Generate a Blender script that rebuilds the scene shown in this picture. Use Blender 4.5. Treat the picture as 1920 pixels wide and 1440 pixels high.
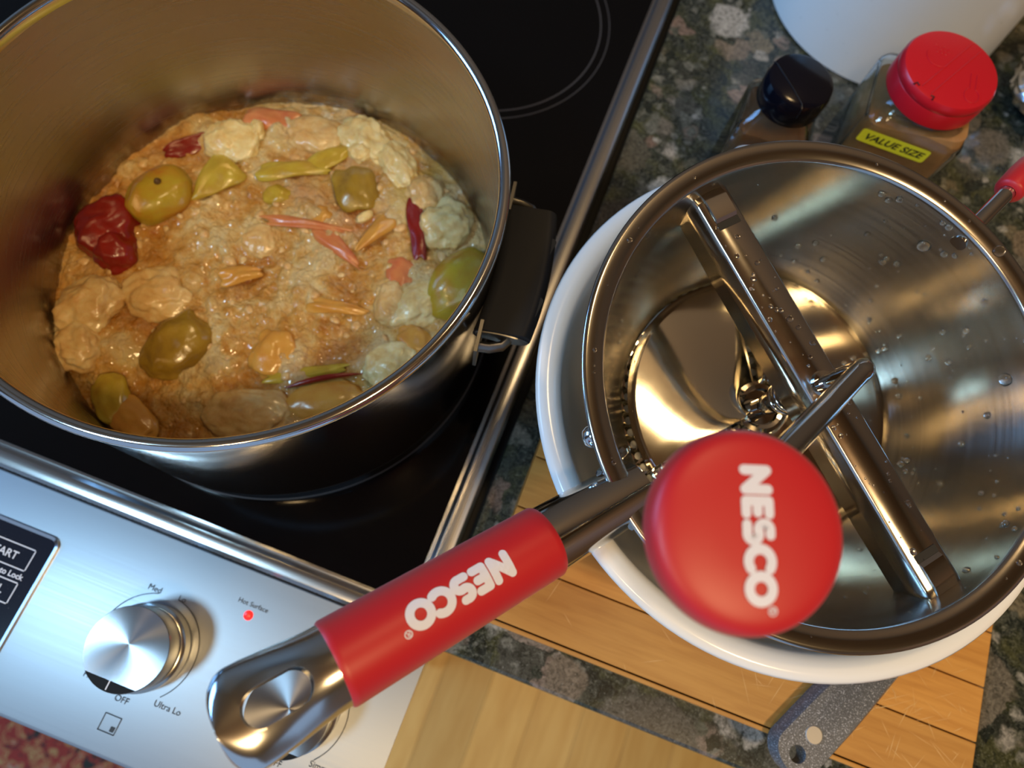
import bpy, bmesh, math, random
from math import sin, cos, pi, radians, sqrt, hypot, atan2
from mathutils import Vector, Matrix, noise

# ------------------------------------------------------------------ clear
for o in list(bpy.data.objects):
    bpy.data.objects.remove(o)
S = bpy.context.scene
COL = S.collection
rnd = random.Random(7)

# ------------------------------------------------------------------ camera
cam_d = bpy.data.cameras.new('camera')
cam = bpy.data.objects.new('camera', cam_d)
COL.objects.link(cam)
S.camera = cam
cam_d.sensor_width = 36.0
cam_d.lens = 1330.5 / 1920 * 36.0
cam_d.clip_start = 0.01
CR = [[0.932622016923888, 0.351846277166812, 0.08012721630408665],
      [0.35910699274716756, -0.8831073361266474, -0.30193310623269926],
      [-0.03547310683986882, 0.3103637061949989, -0.9499558034814082]]
CPOS = Vector((0.16159296, -0.1338079, 0.41190137))
right, down, fwd = (Vector(r) for r in CR)
M = Matrix((right, -down, -fwd)).transposed().to_4x4()
M.translation = CPOS
cam.matrix_world = M
cam_d.dof.use_dof = True
cam_d.dof.focus_distance = 0.285
cam_d.dof.aperture_fstop = 8.5

# ------------------------------------------------------------------ light, world, exposure
S.view_settings.view_transform = 'Standard'
S.view_settings.look = 'None'
S.view_settings.gamma = 1.0
S.view_settings.use_curve_mapping = False
S.view_settings.exposure = 0.0
W = bpy.data.worlds.new('sky')
S.world = W
W.use_nodes = True
W.node_tree.nodes['Background'].inputs[0].default_value = (0.45, 0.65, 1.0, 1)
W.node_tree.nodes['Background'].inputs[1].default_value = 0.6

def area(name, loc, to, size, power, col, shape='SQUARE', size_y=None, spread=180):
    d = bpy.data.lights.new(name, 'AREA')
    d.shape = shape
    d.size = size
    if size_y:
        d.size_y = size_y
    d.energy = power
    d.color = col
    d.spread = radians(spread)
    o = bpy.data.objects.new(name, d)
    COL.objects.link(o)
    o.location = loc
    o.rotation_euler = (Vector(to) - Vector(loc)).to_track_quat('-Z', 'Y').to_euler()
    return o

WARM = (1.0, 0.68, 0.33)
SKY = (0.44, 0.74, 1.0)
area('window_light', (-1.85, -0.15, 0.75), (0.2, -0.05, 0.1), 1.0, 30, (0.20, 0.48, 1.0), 'RECTANGLE', 0.9)
area('skylight', (-0.62, -0.74, 1.44), (0.1, -0.1, 0), 0.30, 11.0, SKY, 'DISK')
area('ceiling_lamp_warm', (0.80, -0.45, 1.44), (0.2, 0, 0), 0.14, 10.5, WARM, 'DISK')
area('ceiling_lamp_warm', (0.30, 0.45, 1.44), (0.2, 0, 0), 0.14, 3.0, WARM, 'DISK')
area('ceiling_lamp_warm', (0.10, -0.95, 1.44), (0.2, 0, 0), 0.14, 3.5, WARM, 'DISK')

# ------------------------------------------------------------------ node helpers / materials
def mat(name, base=(.8, .8, .8), rough=.5, metal=0.0, **kw):
    m = bpy.data.materials.new(name)
    m.use_nodes = True
    b = m.node_tree.nodes['Principled BSDF']
    b.inputs['Base Color'].default_value = (*base, 1)
    b.inputs['Roughness'].default_value = rough
    b.inputs['Metallic'].default_value = metal
    for k, v in kw.items():
        b.inputs[k].default_value = v
    return m

def N(m, t, **kw):
    n = m.node_tree.nodes.new(t)
    for k, v in kw.items():
        setattr(n, k, v)
    return n

def L(m, a, b):
    m.node_tree.links.new(a, b)

def bsdf(m):
    return m.node_tree.nodes['Principled BSDF']

def coords(m, scale=(1, 1, 1), rot=(0, 0, 0), kind='Object'):
    tc = N(m, 'ShaderNodeTexCoord')
    mp = N(m, 'ShaderNodeMapping')
    mp.inputs['Scale'].default_value = scale
    mp.inputs['Rotation'].default_value = rot
    L(m, tc.outputs[kind], mp.inputs['Vector'])
    return mp.outputs['Vector']

def noise_tex(m, vec, scale, detail=3, rough=.5, dist=0):
    n = N(m, 'ShaderNodeTexNoise')
    n.inputs['Scale'].default_value = scale
    n.inputs['Detail'].default_value = detail
    n.inputs['Roughness'].default_value = rough
    n.inputs['Distortion'].default_value = dist
    L(m, vec, n.inputs['Vector'])
    return n

def ramp(m, fac, stops, interp='LINEAR'):
    r = N(m, 'ShaderNodeValToRGB')
    r.color_ramp.interpolation = interp
    els = r.color_ramp.elements
    while len(els) < len(stops):
        els.new(0.5)
    for e, (p, c) in zip(els, stops):
        e.position = p
        e.color = (*c, 1)
    L(m, fac, r.inputs['Fac'])
    return r.outputs['Color']

def mix(m, fac, a, b, mode='MIX'):
    n = N(m, 'ShaderNodeMix', data_type='RGBA', blend_type=mode)
    if isinstance(fac, (int, float)):
        n.inputs['Factor'].default_value = fac
    else:
        L(m, fac, n.inputs['Factor'])
    for s, v in (('A', a), ('B', b)):
        i = [x for x in n.inputs if x.name == s and x.type == 'RGBA'][0]
        if isinstance(v, tuple):
            i.default_value = (*v, 1)
        else:
            L(m, v, i)
    return [x for x in n.outputs if x.type == 'RGBA'][0]

def bump(m, h, strength=.2, dist=.001):
    b = N(m, 'ShaderNodeBump')
    b.inputs['Strength'].default_value = strength
    b.inputs['Distance'].default_value = dist
    L(m, h, b.inputs['Height'])
    L(m, b.outputs['Normal'], bsdf(m).inputs['Normal'])
    return b

def rough_var(m, fac, lo, hi):
    r = N(m, 'ShaderNodeMapRange')
    r.inputs['To Min'].default_value = lo
    r.inputs['To Max'].default_value = hi
    L(m, fac, r.inputs['Value'])
    L(m, r.outputs['Result'], bsdf(m).inputs['Roughness'])

def steel(name, base=(.62, .60, .57), rough=.22, scale=(900, 6, 900), bs=.06, var=.12, aniso=0.0, radial=False):
    m = mat(name, base, rough, 1.0)
    v = coords(m, scale)
    n = noise_tex(m, v, 1.0, 4, .6)
    rough_var(m, n.outputs['Fac'], max(.02, rough - var), rough + var)
    if bs:
        bump(m, n.outputs['Fac'], bs, .0004)
    if aniso:
        b = bsdf(m)
        b.inputs['Anisotropic'].default_value = aniso
        t = N(m, 'ShaderNodeTangent')
        t.direction_type = 'RADIAL'
        t.axis = 'Z'
        L(m, t.outputs['Tangent'], b.inputs['Tangent'])
    return m

MAT = {}
# brushed panel (grain along X)
MAT['panel'] = steel('brushed_panel_steel', (.355, .38, .41), .40, (8, 1600, 400), .03, .06)
MAT['trim'] = steel('trim_steel', (.6, .6, .6), .2, (8, 900, 400), .03, .06)
MAT['rail'] = steel('rail_steel', (.55, .55, .56), .28, (900, 8, 400), .03, .06)
MAT['knob_face'] = steel('spun_knob_steel', (.39, .40, .43), .24, (40, 40, 40), 0, .04, aniso=.85)
MAT['knob_side'] = steel('knob_side_steel', (.55, .53, .48), .22, (60, 60, 3000), .03, .06)
MAT['pot_out'] = steel('pot_polished_steel', (.56, .54, .5), .11, (12, 12, 500), .03, .05)
MAT['pot_in'] = steel('pot_brushed_steel', (.37, .335, .295), .26, (9, 9, 700), .04, .08, aniso=.6)
bsdf(MAT['pot_in']).inputs['Anisotropic Rotation'].default_value = .25
MAT['rim'] = mat('rolled_rim_steel', (.68, .68, .68), .12, 1.0)
MAT['mill'] = steel('mill_brushed_steel', (.50, .46, .385), .21, (7, 7, 900), .05, .07, aniso=.96)
bsdf(MAT['mill']).inputs['Anisotropic Rotation'].default_value = .25
MAT['mill_lip'] = steel('mill_lip_steel', (.56, .53, .49), .16, (7, 7, 900), .03, .05)
MAT['chrome'] = mat('polished_steel', (.62, .60, .56), .07, 1.0)
MAT['bracket'] = mat('dull_bracket_steel', (.22, .21, .19), .38, 1.0)
MAT['tube'] = mat('handle_tube_steel', (.74, .73, .70), .16, 1.0)
MAT['strap'] = steel('strap_steel', (.6, .57, .53), .13, (60, 60, 60), .02, .04)
MAT['blade'] = steel('blade_steel', (.66, .63, .55), .10, (30, 30, 300), .03, .05)
MAT['dark_hole'] = mat('dark_hole', (.01, .01, .01), .6)
MAT['glass_top'] = mat('black_ceramic_glass', (.002, .002, .0025), .06)
bsdf(MAT['glass_top']).inputs['Specular IOR Level'].default_value = .3
v = coords(MAT['glass_top'], (40, 40, 40))
nz = noise_tex(MAT['glass_top'], v, 3.0, 6, .7)
rough_var(MAT['glass_top'], nz.outputs['Fac'], .03, .16)
MAT['ring_print'] = mat('grey_ring_print', (.05, .05, .055), .35)
MAT['black_plastic'] = mat('black_plastic', (.012, .013, .016), .28)
MAT['black_rubber'] = mat('black_silicone', (.010, .011, .014), .5)
bsdf(MAT['black_rubber']).inputs['Specular IOR Level'].default_value = .25
MAT['black_gap'] = mat('black_parts_gap_shade', (.006, .006, .006), .6)  # black parts, and the shade painted into the gap beside the rail
bsdf(MAT['black_gap']).inputs['Specular IOR Level'].default_value = .2
MAT['display'] = mat('display_black_glass', (.012, .016, .03), .12)
v = coords(MAT['display'])
nz = noise_tex(MAT['display'], v, 900, 2, .5)
c = ramp(MAT['display'], nz.outputs['Fac'], [(.0, (.010, .014, .026)), (.72, (.010, .014, .026)), (.8, (.10, .11, .13))])
L(MAT['display'], c, bsdf(MAT['display']).inputs['Base Color'])
MAT['print_white'] = mat('white_print', (.72, .74, .78), .4)
MAT['print_grey'] = mat('grey_print', (.03, .033, .04), .5)
MAT['print_black'] = mat('black_print', (.01, .01, .012), .5)
MAT['led'] = mat('red_lamp_lens', (.8, .01, .01), .2)
bsdf(MAT['led']).inputs['Emission Color'].default_value = (1, .02, .015, 1)
bsdf(MAT['led']).inputs['Emission Strength'].default_value = 1.6
MAT['red_grip'] = mat('red_soft_silicone', (.50, .008, .011), .42)
bsdf(MAT['red_grip']).inputs['Sheen Weight'].default_value = .15
MAT['logo'] = mat('logo_white_print', (.74, .72, .76), .5)
MAT['white_glaze'] = mat('white_enamel', (.88, .87, .83), .16)
MAT['crock'] = mat('white_stoneware', (.72, .73, .70), .28)
v = coords(MAT['crock'], (1, 1, 1))
nz = noise_tex(MAT['crock'], v, 260, 3, .6)
c = ramp(MAT['crock'], nz.outputs['Fac'], [(.0, (.72, .73, .70)), (.70, (.72, .73, .70)), (.78, (.35, .34, .31))])
L(MAT['crock'], c, bsdf(MAT['crock']).inputs['Base Color'])
bump(MAT['crock'], noise_tex(MAT['crock'], v, 60, 3).outputs['Fac'], .08, .002)
MAT['red_cap'] = mat('red_plastic_cap', (.54, .008, .018), .3)
MAT['black_cap'] = mat('black_gloss_cap', (.004, .004, .008), .14)
bsdf(MAT['black_cap']).inputs['Specular IOR Level'].default_value = .3
MAT['glass'] = mat('clear_jar_glass', (.93, .95, .94), .02)
bsdf(MAT['glass']).inputs['Transmission Weight'].default_value = 1.0
bsdf(MAT['glass']).inputs['IOR'].default_value = 1.45
MAT['water'] = mat('water', (1, 1, 1), .0)
bsdf(MAT['water']).inputs['Transmission Weight'].default_value = 1.0
bsdf(MAT['water']).inputs['IOR'].default_value = 1.33
def powder(name, a, b):
    m = mat(name, a, .9)
    v = coords(m)
    n = noise_tex(m, v, 120, 5, .7)
    L(m, ramp(m, n.outputs['Fac'], [(.3, a), (.7, b)]), bsdf(m).inputs['Base Color'])
    bump(m, n.outputs['Fac'], .3, .001)
    return m
MAT['cinnamon'] = powder('ground_spice_tan', (.33, .17, .055), (.42, .23, .085))
MAT['nutmeg'] = powder('ground_spice_brown', (.16, .07, .022), (.24, .115, .04))
MAT['yellow_label'] = mat('yellow_label', (.70, .72, .03), .45)
MAT['foil'] = mat('aluminium_foil', (.75, .76, .78), .22, 1.0)
MAT['turner'] = mat('grey_speckled_plastic', (.1, .105, .11), .45)
v = coords(MAT['turner'])
vo = noise_tex(MAT['turner'], v, 1500, 2, .6)
c = ramp(MAT['turner'], vo.outputs['Fac'], [(.35, (.075, .08, .085)), (.58, (.13, .135, .14)), (.68, (.5, .52, .54))])
L(MAT['turner'], c, bsdf(MAT['turner']).inputs['Base Color'])
bump(MAT['turner'], vo.outputs['Fac'], .15, .0004)
MAT['magnet'] = mat('dull_metal_disc', (.42, .40, .36), .5, .6)

# wood
def wood(name, a, b, c_, along='X', scale=1.0, rough=.45, scratch=0):
    m = mat(name, a, rough)
    sc = (5 * scale, 60 * scale, 60 * scale) if along == 'X' else (60 * scale, 5 * scale, 60 * scale)
    oi = N(m, 'ShaderNodeObjectInfo')
    tc = N(m, 'ShaderNodeTexCoord')
    add = N(m, 'ShaderNodeVectorMath', operation='ADD')
    sclr = N(m, 'ShaderNodeVectorMath', operation='SCALE')
    cmb = N(m, 'ShaderNodeCombineXYZ')
    for i in range(3):
        L(m, oi.outputs['Random'], cmb.inputs[i])
    L(m, cmb.outputs[0], sclr.inputs[0])
    sclr.inputs['Scale'].default_value = 17.0
    L(m, tc.outputs['Object'], add.inputs[0])
    L(m, sclr.outputs[0], add.inputs[1])
    mp = N(m, 'ShaderNodeMapping')
    mp.inputs['Scale'].default_value = sc
    L(m, add.outputs[0], mp.inputs['Vector'])
    v = mp.outputs['Vector']
    n1 = noise_tex(m, v, 1.0, 4, .6, .6)
    n2 = noise_tex(m, v, 5.0, 3, .6, .3)
    col = ramp(m, n1.outputs['Fac'], [(.28, c_), (.48, a), (.7, b)])
    col = mix(m, .35, col, ramp(m, n2.outputs['Fac'], [(.35, c_), (.6, b)]), 'MIX')
    hv = N(m, 'ShaderNodeMapRange')
    hv.inputs['To Min'].default_value = .86
    hv.inputs['To Max'].default_value = 1.1
    L(m, oi.outputs['Random'], hv.inputs['Value'])
    hs = N(m, 'ShaderNodeHueSaturation')
    L(m, hv.outputs['Result'], hs.inputs['Value'])
    L(m, col, hs.inputs['Color'])
    L(m, hs.outputs['Color'], bsdf(m).inputs['Base Color'])
    bump(m, n2.outputs['Fac'], .08, .0005)
    return m
MAT['board'] = wood('maple_board', (.56, .255, .048), (.66, .33, .075), (.43, .175, .030), 'X', 1.0, .48)
MAT['scratch'] = mat('knife_scratch', (.72, .45, .18), .6)
MAT['floor'] = wood('maple_floor', (.84, .47, .105), (.92, .57, .16), (.68, .33, .06), 'Y', .35, .4)
MAT['cabinet'] = wood('oak_cabinet', (.22, .10, .03), (.30, .14, .045), (.13, .055, .018), 'Y', .4, .45)

# granite
def granite():
    m = mat('polished_conglomerate_granite', (.2, .2, .2), .16)
    v = coords(m)
    wn = noise_tex(m, v, 45, 5, .65)
    wv = N(m, 'ShaderNodeVectorMath', operation='SCALE')
    sb = N(m, 'ShaderNodeVectorMath', operation='SUBTRACT')
    L(m, wn.outputs['Color'], sb.inputs[0])
    sb.inputs[1].default_value = (.5, .5, .5)
    L(m, sb.outputs[0], wv.inputs[0])
    wv.inputs['Scale'].default_value = .02
    ad = N(m, 'ShaderNodeVectorMath', operation='ADD')
    L(m, v, ad.inputs[0])
    L(m, wv.outputs[0], ad.inputs[1])
    vv = ad.outputs[0]
    fine = noise_tex(m, vv, 420, 5, .75)
    matrix = ramp(m, fine.outputs['Fac'], [(.3, (.010, .014, .014)), (.46, (.030, .038, .034)), (.6, (.11, .12, .10)), (.74, (.40, .40, .36))])
    mid = noise_tex(m, vv, 45, 4, .6)
    moss = ramp(m, fine.outputs['Fac'], [(.3, (.03, .036, .018)), (.55, (.11, .115, .06)), (.75, (.28, .28, .2))])
    col = mix(m, ramp(m, mid.outputs['Fac'], [(.45, (0, 0, 0)), (.62, (1, 1, 1))]), matrix, moss)
    def clasts(scale, thr, soft, stops, dark=.0, jitter=1.0):
        vo = N(m, 'ShaderNodeTexVoronoi')
        vo.inputs['Scale'].default_value = scale
        vo.inputs['Randomness'].default_value = jitter
        L(m, vv, vo.inputs['Vector'])
        vr = N(m, 'ShaderNodeSeparateColor')
        L(m, vo.outputs['Color'], vr.inputs[0])
        # radius per clast: threshold scaled by a random value
        mr = N(m, 'ShaderNodeMath', operation='MULTIPLY')
        L(m, vr.outputs[0], mr.inputs[0])
        mr.inputs[1].default_value = thr
        df = N(m, 'ShaderNodeMath', operation='SUBTRACT')
        L(m, mr.outputs[0], df.inputs[0])
        L(m, vo.outputs['Distance'], df.inputs[1])
        st = N(m, 'ShaderNodeMapRange')
        st.inputs['From Min'].default_value = 0
        st.inputs['From Max'].default_value = soft
        L(m, df.outputs[0], st.inputs['Value'])
        cc = ramp(m, vr.outputs[1], stops)
        mot = ramp(m, fine.outputs['Fac'], [(.32, (.30, .31, .30)), (.5, (.8, .8, .8)), (.68, (1.2, 1.2, 1.2))])
        cc = mix(m, 1.0, cc, mot, 'MULTIPLY')
        return st.outputs['Result'], cc
    f, cc = clasts(48, .78, .14, [(.0, (.03, .04, .034)), (.22, (.15, .15, .125)), (.40, (.27, .24, .17)), (.52, (.04, .05, .04)), (.70, (.38, .36, .31)), (.86, (.28, .20, .16)), (1, (.52, .51, .46))])
    col = mix(m, f, col, cc)
    f, cc = clasts(110, .7, .2, [(.0, (.03, .04, .035)), (.3, (.14, .15, .12)), (.55, (.30, .30, .26)), (.8, (.08, .095, .075)), (1, (.48, .47, .43))])
    col = mix(m, f, col, cc)
    f, cc = clasts(10, .50, .05, [(.0, (.17, .15, .13)), (.2, (.05, .055, .055)), (.4, (.20, .19, .165)), (.6, (.13, .13, .115)), (.75, (.44, .44, .41)), (1, (.52, .52, .48))])
    col = mix(m, mix(m, .85, (0, 0, 0), f), col, cc)
    f, cc = clasts(24, .60, .07, [(.0, (.09, .09, .08)), (.3, (.24, .225, .19)), (.5, (.30, .25, .19)), (.65, (.10, .11, .09)), (.85, (.45, .43, .39)), (1, (.52, .52, .48))])
    col = mix(m, f, col, cc)
    sp = noise_tex(m, v, 900, 3, .7)
    col = mix(m, ramp(m, sp.outputs['Fac'], [(.60, (0, 0, 0)), (.70, (.55, .55, .55))]), col, (.5, .5, .45))
    sp2 = noise_tex(m, ad.outputs[0], 330, 4, .7)
    col = mix(m, ramp(m, sp2.outputs['Fac'], [(.34, (.7, .7, .7)), (.44, (0, 0, 0))]), col, (.02, .026, .022))
    gm = N(m, 'ShaderNodeGamma')
    gm.inputs['Gamma'].default_value = 1.22
    L(m, col, gm.inputs['Color'])
    L(m, gm.outputs['Color'], bsdf(m).inputs['Base Color'])
    return m
MAT['granite'] = granite()

# rug
def rugmat():
    m = mat('woven_rug', (.3, .05, .04), .95)
    v = coords(m)
    w = noise_tex(m, v, 9, 3, .6)
    n = noise_tex(m, v, 26, 4, .65, 1.5)
    c = ramp(m, n.outputs['Fac'], [(.34, (.03, .035, .03)), (.41, (.30, .04, .03)), (.50, (.42, .26, .10)), (.54, (.36, .05, .04)), (.60, (.48, .36, .22)), (.64, (.08, .06, .03)), (.68, (.34, .045, .035)), (.78, (.50, .40, .26))], 'CONSTANT')
    L(m, c, bsdf(m).inputs['Base Color'])
    f = noise_tex(m, v, 500, 2)
    bump(m, f.outputs['Fac'], .6, .003)
    return m
MAT['rug'] = rugmat()
MAT['wall_paint'] = mat('wall_paint', (.13, .09, .055), .8)
MAT['pine'] = wood('pine_ceiling', (.24, .105, .026), (.30, .14, .036), (.15, .06, .016), 'X', .3, .6)
MAT['frame_paint'] = mat('window_frame_paint', (.7, .7, .68), .5)

# apple materials
def mash():
    m = mat('cooked_apple_mash', (.6, .4, .2), .16)
    b = bsdf(m)
    b.inputs['Subsurface Weight'].default_value = .18
    b.inputs['Subsurface Radius'].default_value = (1.0, .5, .2)
    b.inputs['Subsurface Scale'].default_value = .003
    b.inputs['Coat Weight'].default_value = .6
    b.inputs['Coat Roughness'].default_value = .06
    v = coords(m)
    ta = N(m, 'ShaderNodeAttribute')
    ta.attribute_name = 'tone'
    n2 = noise_tex(m, v, 150, 6, .75, .5)
    n3 = noise_tex(m, v, 15, 2, .5)
    n5 = noise_tex(m, v, 11, 3, .6, .4)
    c1 = ramp(m, ta.outputs['Fac'], [(.12, (.42, .15, .032)), (.32, (.60, .30, .09)), (.48, (.70, .43, .17)), (.62, (.78, .58, .28)), (.78, (.85, .76, .48))])
    c2 = ramp(m, n2.outputs['Fac'], [(.32, (.48, .20, .055)), (.46, (.68, .41, .16)), (.58, (.78, .58, .30)), (.70, (.88, .78, .52))])
    c = mix(m, .42, c1, c2)
    pk = ramp(m, n3.outputs['Fac'], [(.54, (0, 0, 0)), (.72, (.6, .6, .6))])
    c = mix(m, pk, c, (.54, .22, .11))
    yl = ramp(m, n5.outputs['Fac'], [(.54, (0, 0, 0)), (.72, (.6, .6, .6))])
    c = mix(m, yl, c, (.70, .53, .17))
    hs = N(m, 'ShaderNodeHueSaturation')
    hs.inputs['Saturation'].default_value = 1.12
    hs.inputs['Value'].default_value = .95
    L(m, c, hs.inputs['Color'])
    L(m, hs.outputs['Color'], b.inputs['Base Color'])
    n4 = noise_tex(m, v, 800, 4, .75)
    vb = N(m, 'ShaderNodeTexVoronoi')
    vb.inputs['Scale'].default_value = 480
    L(m, v, vb.inputs['Vector'])
    mx = N(m, 'ShaderNodeMath', operation='SUBTRACT')
    L(m, n4.outputs['Fac'], mx.inputs[0])
    L(m, vb.outputs['Distance'], mx.inputs[1])
    bump(m, mx.outputs[0], .8, .0016)
    return m
MAT['mash'] = mash()

def skin(name, stops, rough=.27, sss=.12, sc=28):
    m = mat(name, stops[0][1], rough)
    b = bsdf(m)
    b.inputs['Subsurface Weight'].default_value = sss
    b.inputs['Subsurface Radius'].default_value = (1, .5, .2)
    b.inputs['Subsurface Scale'].default_value = .003
    b.inputs['Coat Weight'].default_value = .22
    b.inputs['Coat Roughness'].default_value = .12
    v = coords(m)
    n = noise_tex(m, v, sc, 5, .65, .6)
    L(m, ramp(m, n.outputs['Fac'], stops), b.inputs['Base Color'])
    n2 = noise_tex(m, v, 150, 4, .65)
    bump(m, n2.outputs['Fac'], .30, .0012)
    return m
MAT['skin_red'] = skin('red_apple_skin', [(.3, (.15, .006, .005)), (.55, (.25, .014, .008)), (.75, (.34, .06, .015))])
MAT['skin_green'] = skin('green_apple_skin', [(.3, (.40, .22, .025)), (.48, (.48, .34, .035)), (.62, (.54, .44, .06)), (.8, (.62, .52, .13))])
MAT['skin_blush'] = skin('blushed_apple_skin', [(.30, (.40, .10, .02)), (.40, (.44, .22, .02)), (.52, (.44, .32, .025)), (.75, (.50, .42, .06))], sc=22)
MAT['skin_pink'] = skin('pink_apple_skin', [(.3, (.52, .12, .05)), (.5, (.60, .22, .08)), (.75, (.64, .34, .11))])
MAT['skin_orange'] = skin('orange_apple_skin', [(.3, (.54, .22, .04)), (.5, (.62, .32, .06)), (.75, (.66, .42, .12))])
MAT['skin_olive'] = skin('olive_apple_skin', [(.3, (.20, .11, .012)), (.5, (.34, .21, .02)), (.75, (.50, .36, .06))])
MAT['pulp'] = skin('soft_apple_pulp', [(.3, (.66, .42, .14)), (.45, (.76, .58, .25)), (.6, (.82, .70, .37)), (.75, (.85, .78, .48))], .34, .3, 110)
MAT['crumb'] = skin('apple_crumb', [(.3, (.58, .33, .12)), (.5, (.68, .44, .19)), (.75, (.80, .66, .38))], .3, .3, 220)
MAT['pulp_tan'] = skin('tan_apple_pulp', [(.3, (.58, .32, .10)), (.5, (.68, .46, .19)), (.75, (.77, .62, .33))], .3, .3, 110)

# ------------------------------------------------------------------ mesh helpers
class MB:
    def __init__(self):
        self.v, self.f = [], []
    def add(self, vs, fs):
        k = len(self.v)
        self.v += [tuple(p) for p in vs]
        self.f += [tuple(i + k for i in f) for f in fs]
        return self
    def box(self, x0, x1, y0, y1, z0, z1):
        vs = [(x, y, z) for z in (z0, z1) for y in (y0, y1) for x in (x0, x1)]
        return self.add(vs, [(0, 2, 3, 1), (4, 5, 7, 6), (0, 1, 5, 4), (2, 6, 7, 3), (0, 4, 6, 2), (1, 3, 7, 5)])
    def lathe(self, prof, seg=64, c=(0, 0, 0), a0=0, a1=2 * pi, cap0=False, cap1=False):
        full = abs(a1 - a0 - 2 * pi) < 1e-6
        n = seg if full else seg + 1
        vs, fs = [], []
        for r, z in prof:
            for i in range(n):
                a = a0 + (a1 - a0) * i / seg
                vs.append((c[0] + r * cos(a), c[1] + r * sin(a), c[2] + z))
        for j in range(len(prof) - 1):
            for i in range(seg):
                i2 = (i + 1) % n
                fs.append((j * n + i, j * n + i2, (j + 1) * n + i2, (j + 1) * n + i))
        if cap0:
            fs.append(tuple(reversed(range(n))))
        if cap1:
            fs.append(tuple((len(prof) - 1) * n + i for i in range(n)))
        return self.add(vs, fs)
    def tube(self, pts, r, seg=16, caps=True, sx=1.0, up=None):
        pts = [Vector(p) for p in pts]
        rs = r if isinstance(r, (list, tuple)) else [r] * len(pts)
        vs, fs = [], []
        nrm = None
        for i, p in enumerate(pts):
            t = (pts[min(i + 1, len(pts) - 1)] - pts[max(i - 1, 0)]).normalized()
            if nrm is None:
                u0 = Vector(up) if up else (Vector((0, 0, 1)) if abs(t.z) < .9 else Vector((1, 0, 0)))
                nrm = (u0 - t * u0.dot(t)).normalized()
            else:
                nrm = (nrm - t * nrm.dot(t)).normalized()
            b = t.cross(nrm)
            for k in range(seg):
                a = 2 * pi * k / seg
                vs.append(p + (nrm * cos(a) + b * sin(a) * sx) * rs[i])
        for i in range(len(pts) - 1):
            for k in range(seg):
                k2 = (k + 1) % seg
                fs.append((i * seg + k, i * seg + k2, (i + 1) * seg + k2, (i + 1) * seg + k))
        if caps:
            fs.append(tuple(reversed(range(seg))))
            fs.append(tuple((len(pts) - 1) * seg + k for k in range(seg)))
        return self.add(vs, fs)
    def prism(self, outline, z0, z1):
        n = len(outline)
        vs = [(x, y, z0) for x, y in outline] + [(x, y, z1) for x, y in outline]
        fs = [tuple(reversed(range(n))), tuple(range(n, 2 * n))]
        fs += [(i, (i + 1) % n, n + (i + 1) % n, n + i) for i in range(n)]
        return self.add(vs, fs)
    def extrude_profile(self, prof, axis, a, b, closed=True):
        n = len(prof)
        def P(u, w, t):
            return (t, u, w) if axis == 'X' else (u, t, w)
        vs = [P(u, w, a) for u, w in prof] + [P(u, w, b) for u, w in prof]
        fs = [(i, (i + 1) % n, n + (i + 1) % n, n + i) for i in range(n if closed else n - 1)]
        if closed:
            fs += [tuple(reversed(range(n))), tuple(range(n, 2 * n))]
        return self.add(vs, fs)

def rrect(w, h, r, n=6, cx=0, cy=0):
    out = []
    for sx, sy, a in ((1, 1, 0), (-1, 1, pi / 2), (-1, -1, pi), (1, -1, 3 * pi / 2)):
        for i in range(n + 1):
            t = a + pi / 2 * i / n
            out.append((cx + sx * (w / 2 - r) + r * cos(t), cy + sy * (h / 2 - r) + r * sin(t)))
    return out

def finish(me, smooth=40):
    bm = bmesh.new()
    bm.from_mesh(me)
    bmesh.ops.recalc_face_normals(bm, faces=bm.faces)
    bm.to_mesh(me)
    bm.free()
    if smooth:
        me.shade_smooth()
        me.set_sharp_from_angle(angle=radians(smooth))

def obj(name, mb, m, parent=None, smooth=40, loc=None, mtx=None, bev=0, recalc=True):
    me = bpy.data.meshes.new(name)
    me.from_pydata([tuple(p) for p in mb.v], [], mb.f)
    if recalc:
        finish(me, smooth)
    elif smooth:
        me.shade_smooth()
    me.materials.append(MAT[m] if isinstance(m, str) else m)
    o = bpy.data.objects.new(name, me)
    COL.objects.link(o)
    if parent:
        o.parent = parent
    if loc:
        o.location = loc
    if mtx:
        o.matrix_local = mtx
    if bev:
        b = o.modifiers.new('bevel', 'BEVEL')
        b.width = bev
        b.segments = 2
        b.limit_method = 'ANGLE'
    return o

def tag(o, label, cat, group=None, kind=None):
    o['label'] = label
    o['category'] = cat
    if group:
        o['group'] = group
    if kind:
        o['kind'] = kind
    return o

def empty(name, loc, label, cat, group=None, mtx=None):
    o = bpy.data.objects.new(name, None)
    o.empty_display_size = .02
    COL.objects.link(o)
    o.location = loc
    if mtx:
        o.matrix_world = mtx
    return tag(o, label, cat, group)

def struct(o):
    o['kind'] = 'structure'
    return o

def text_mb(body, size, align='CENTER', shear=0, bold=0, spacing=1.0):
    cu = bpy.data.curves.new('t', 'FONT')
    cu.body = body
    cu.size = size
    cu.align_x = align
    cu.align_y = 'CENTER'
    cu.shear = shear
    cu.offset = bold
    cu.space_character = spacing
    cu.resolution_u = 3
    o = bpy.data.objects.new('t', cu)
    me = o.to_mesh()
    mb = MB()
    mb.v = [tuple(v.co) for v in me.vertices]
    mb.f = [tuple(p.vertices) for p in me.polygons]
    o.to_mesh_clear()
    bpy.data.objects.remove(o)
    bpy.data.curves.remove(cu)
    return mb

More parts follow.
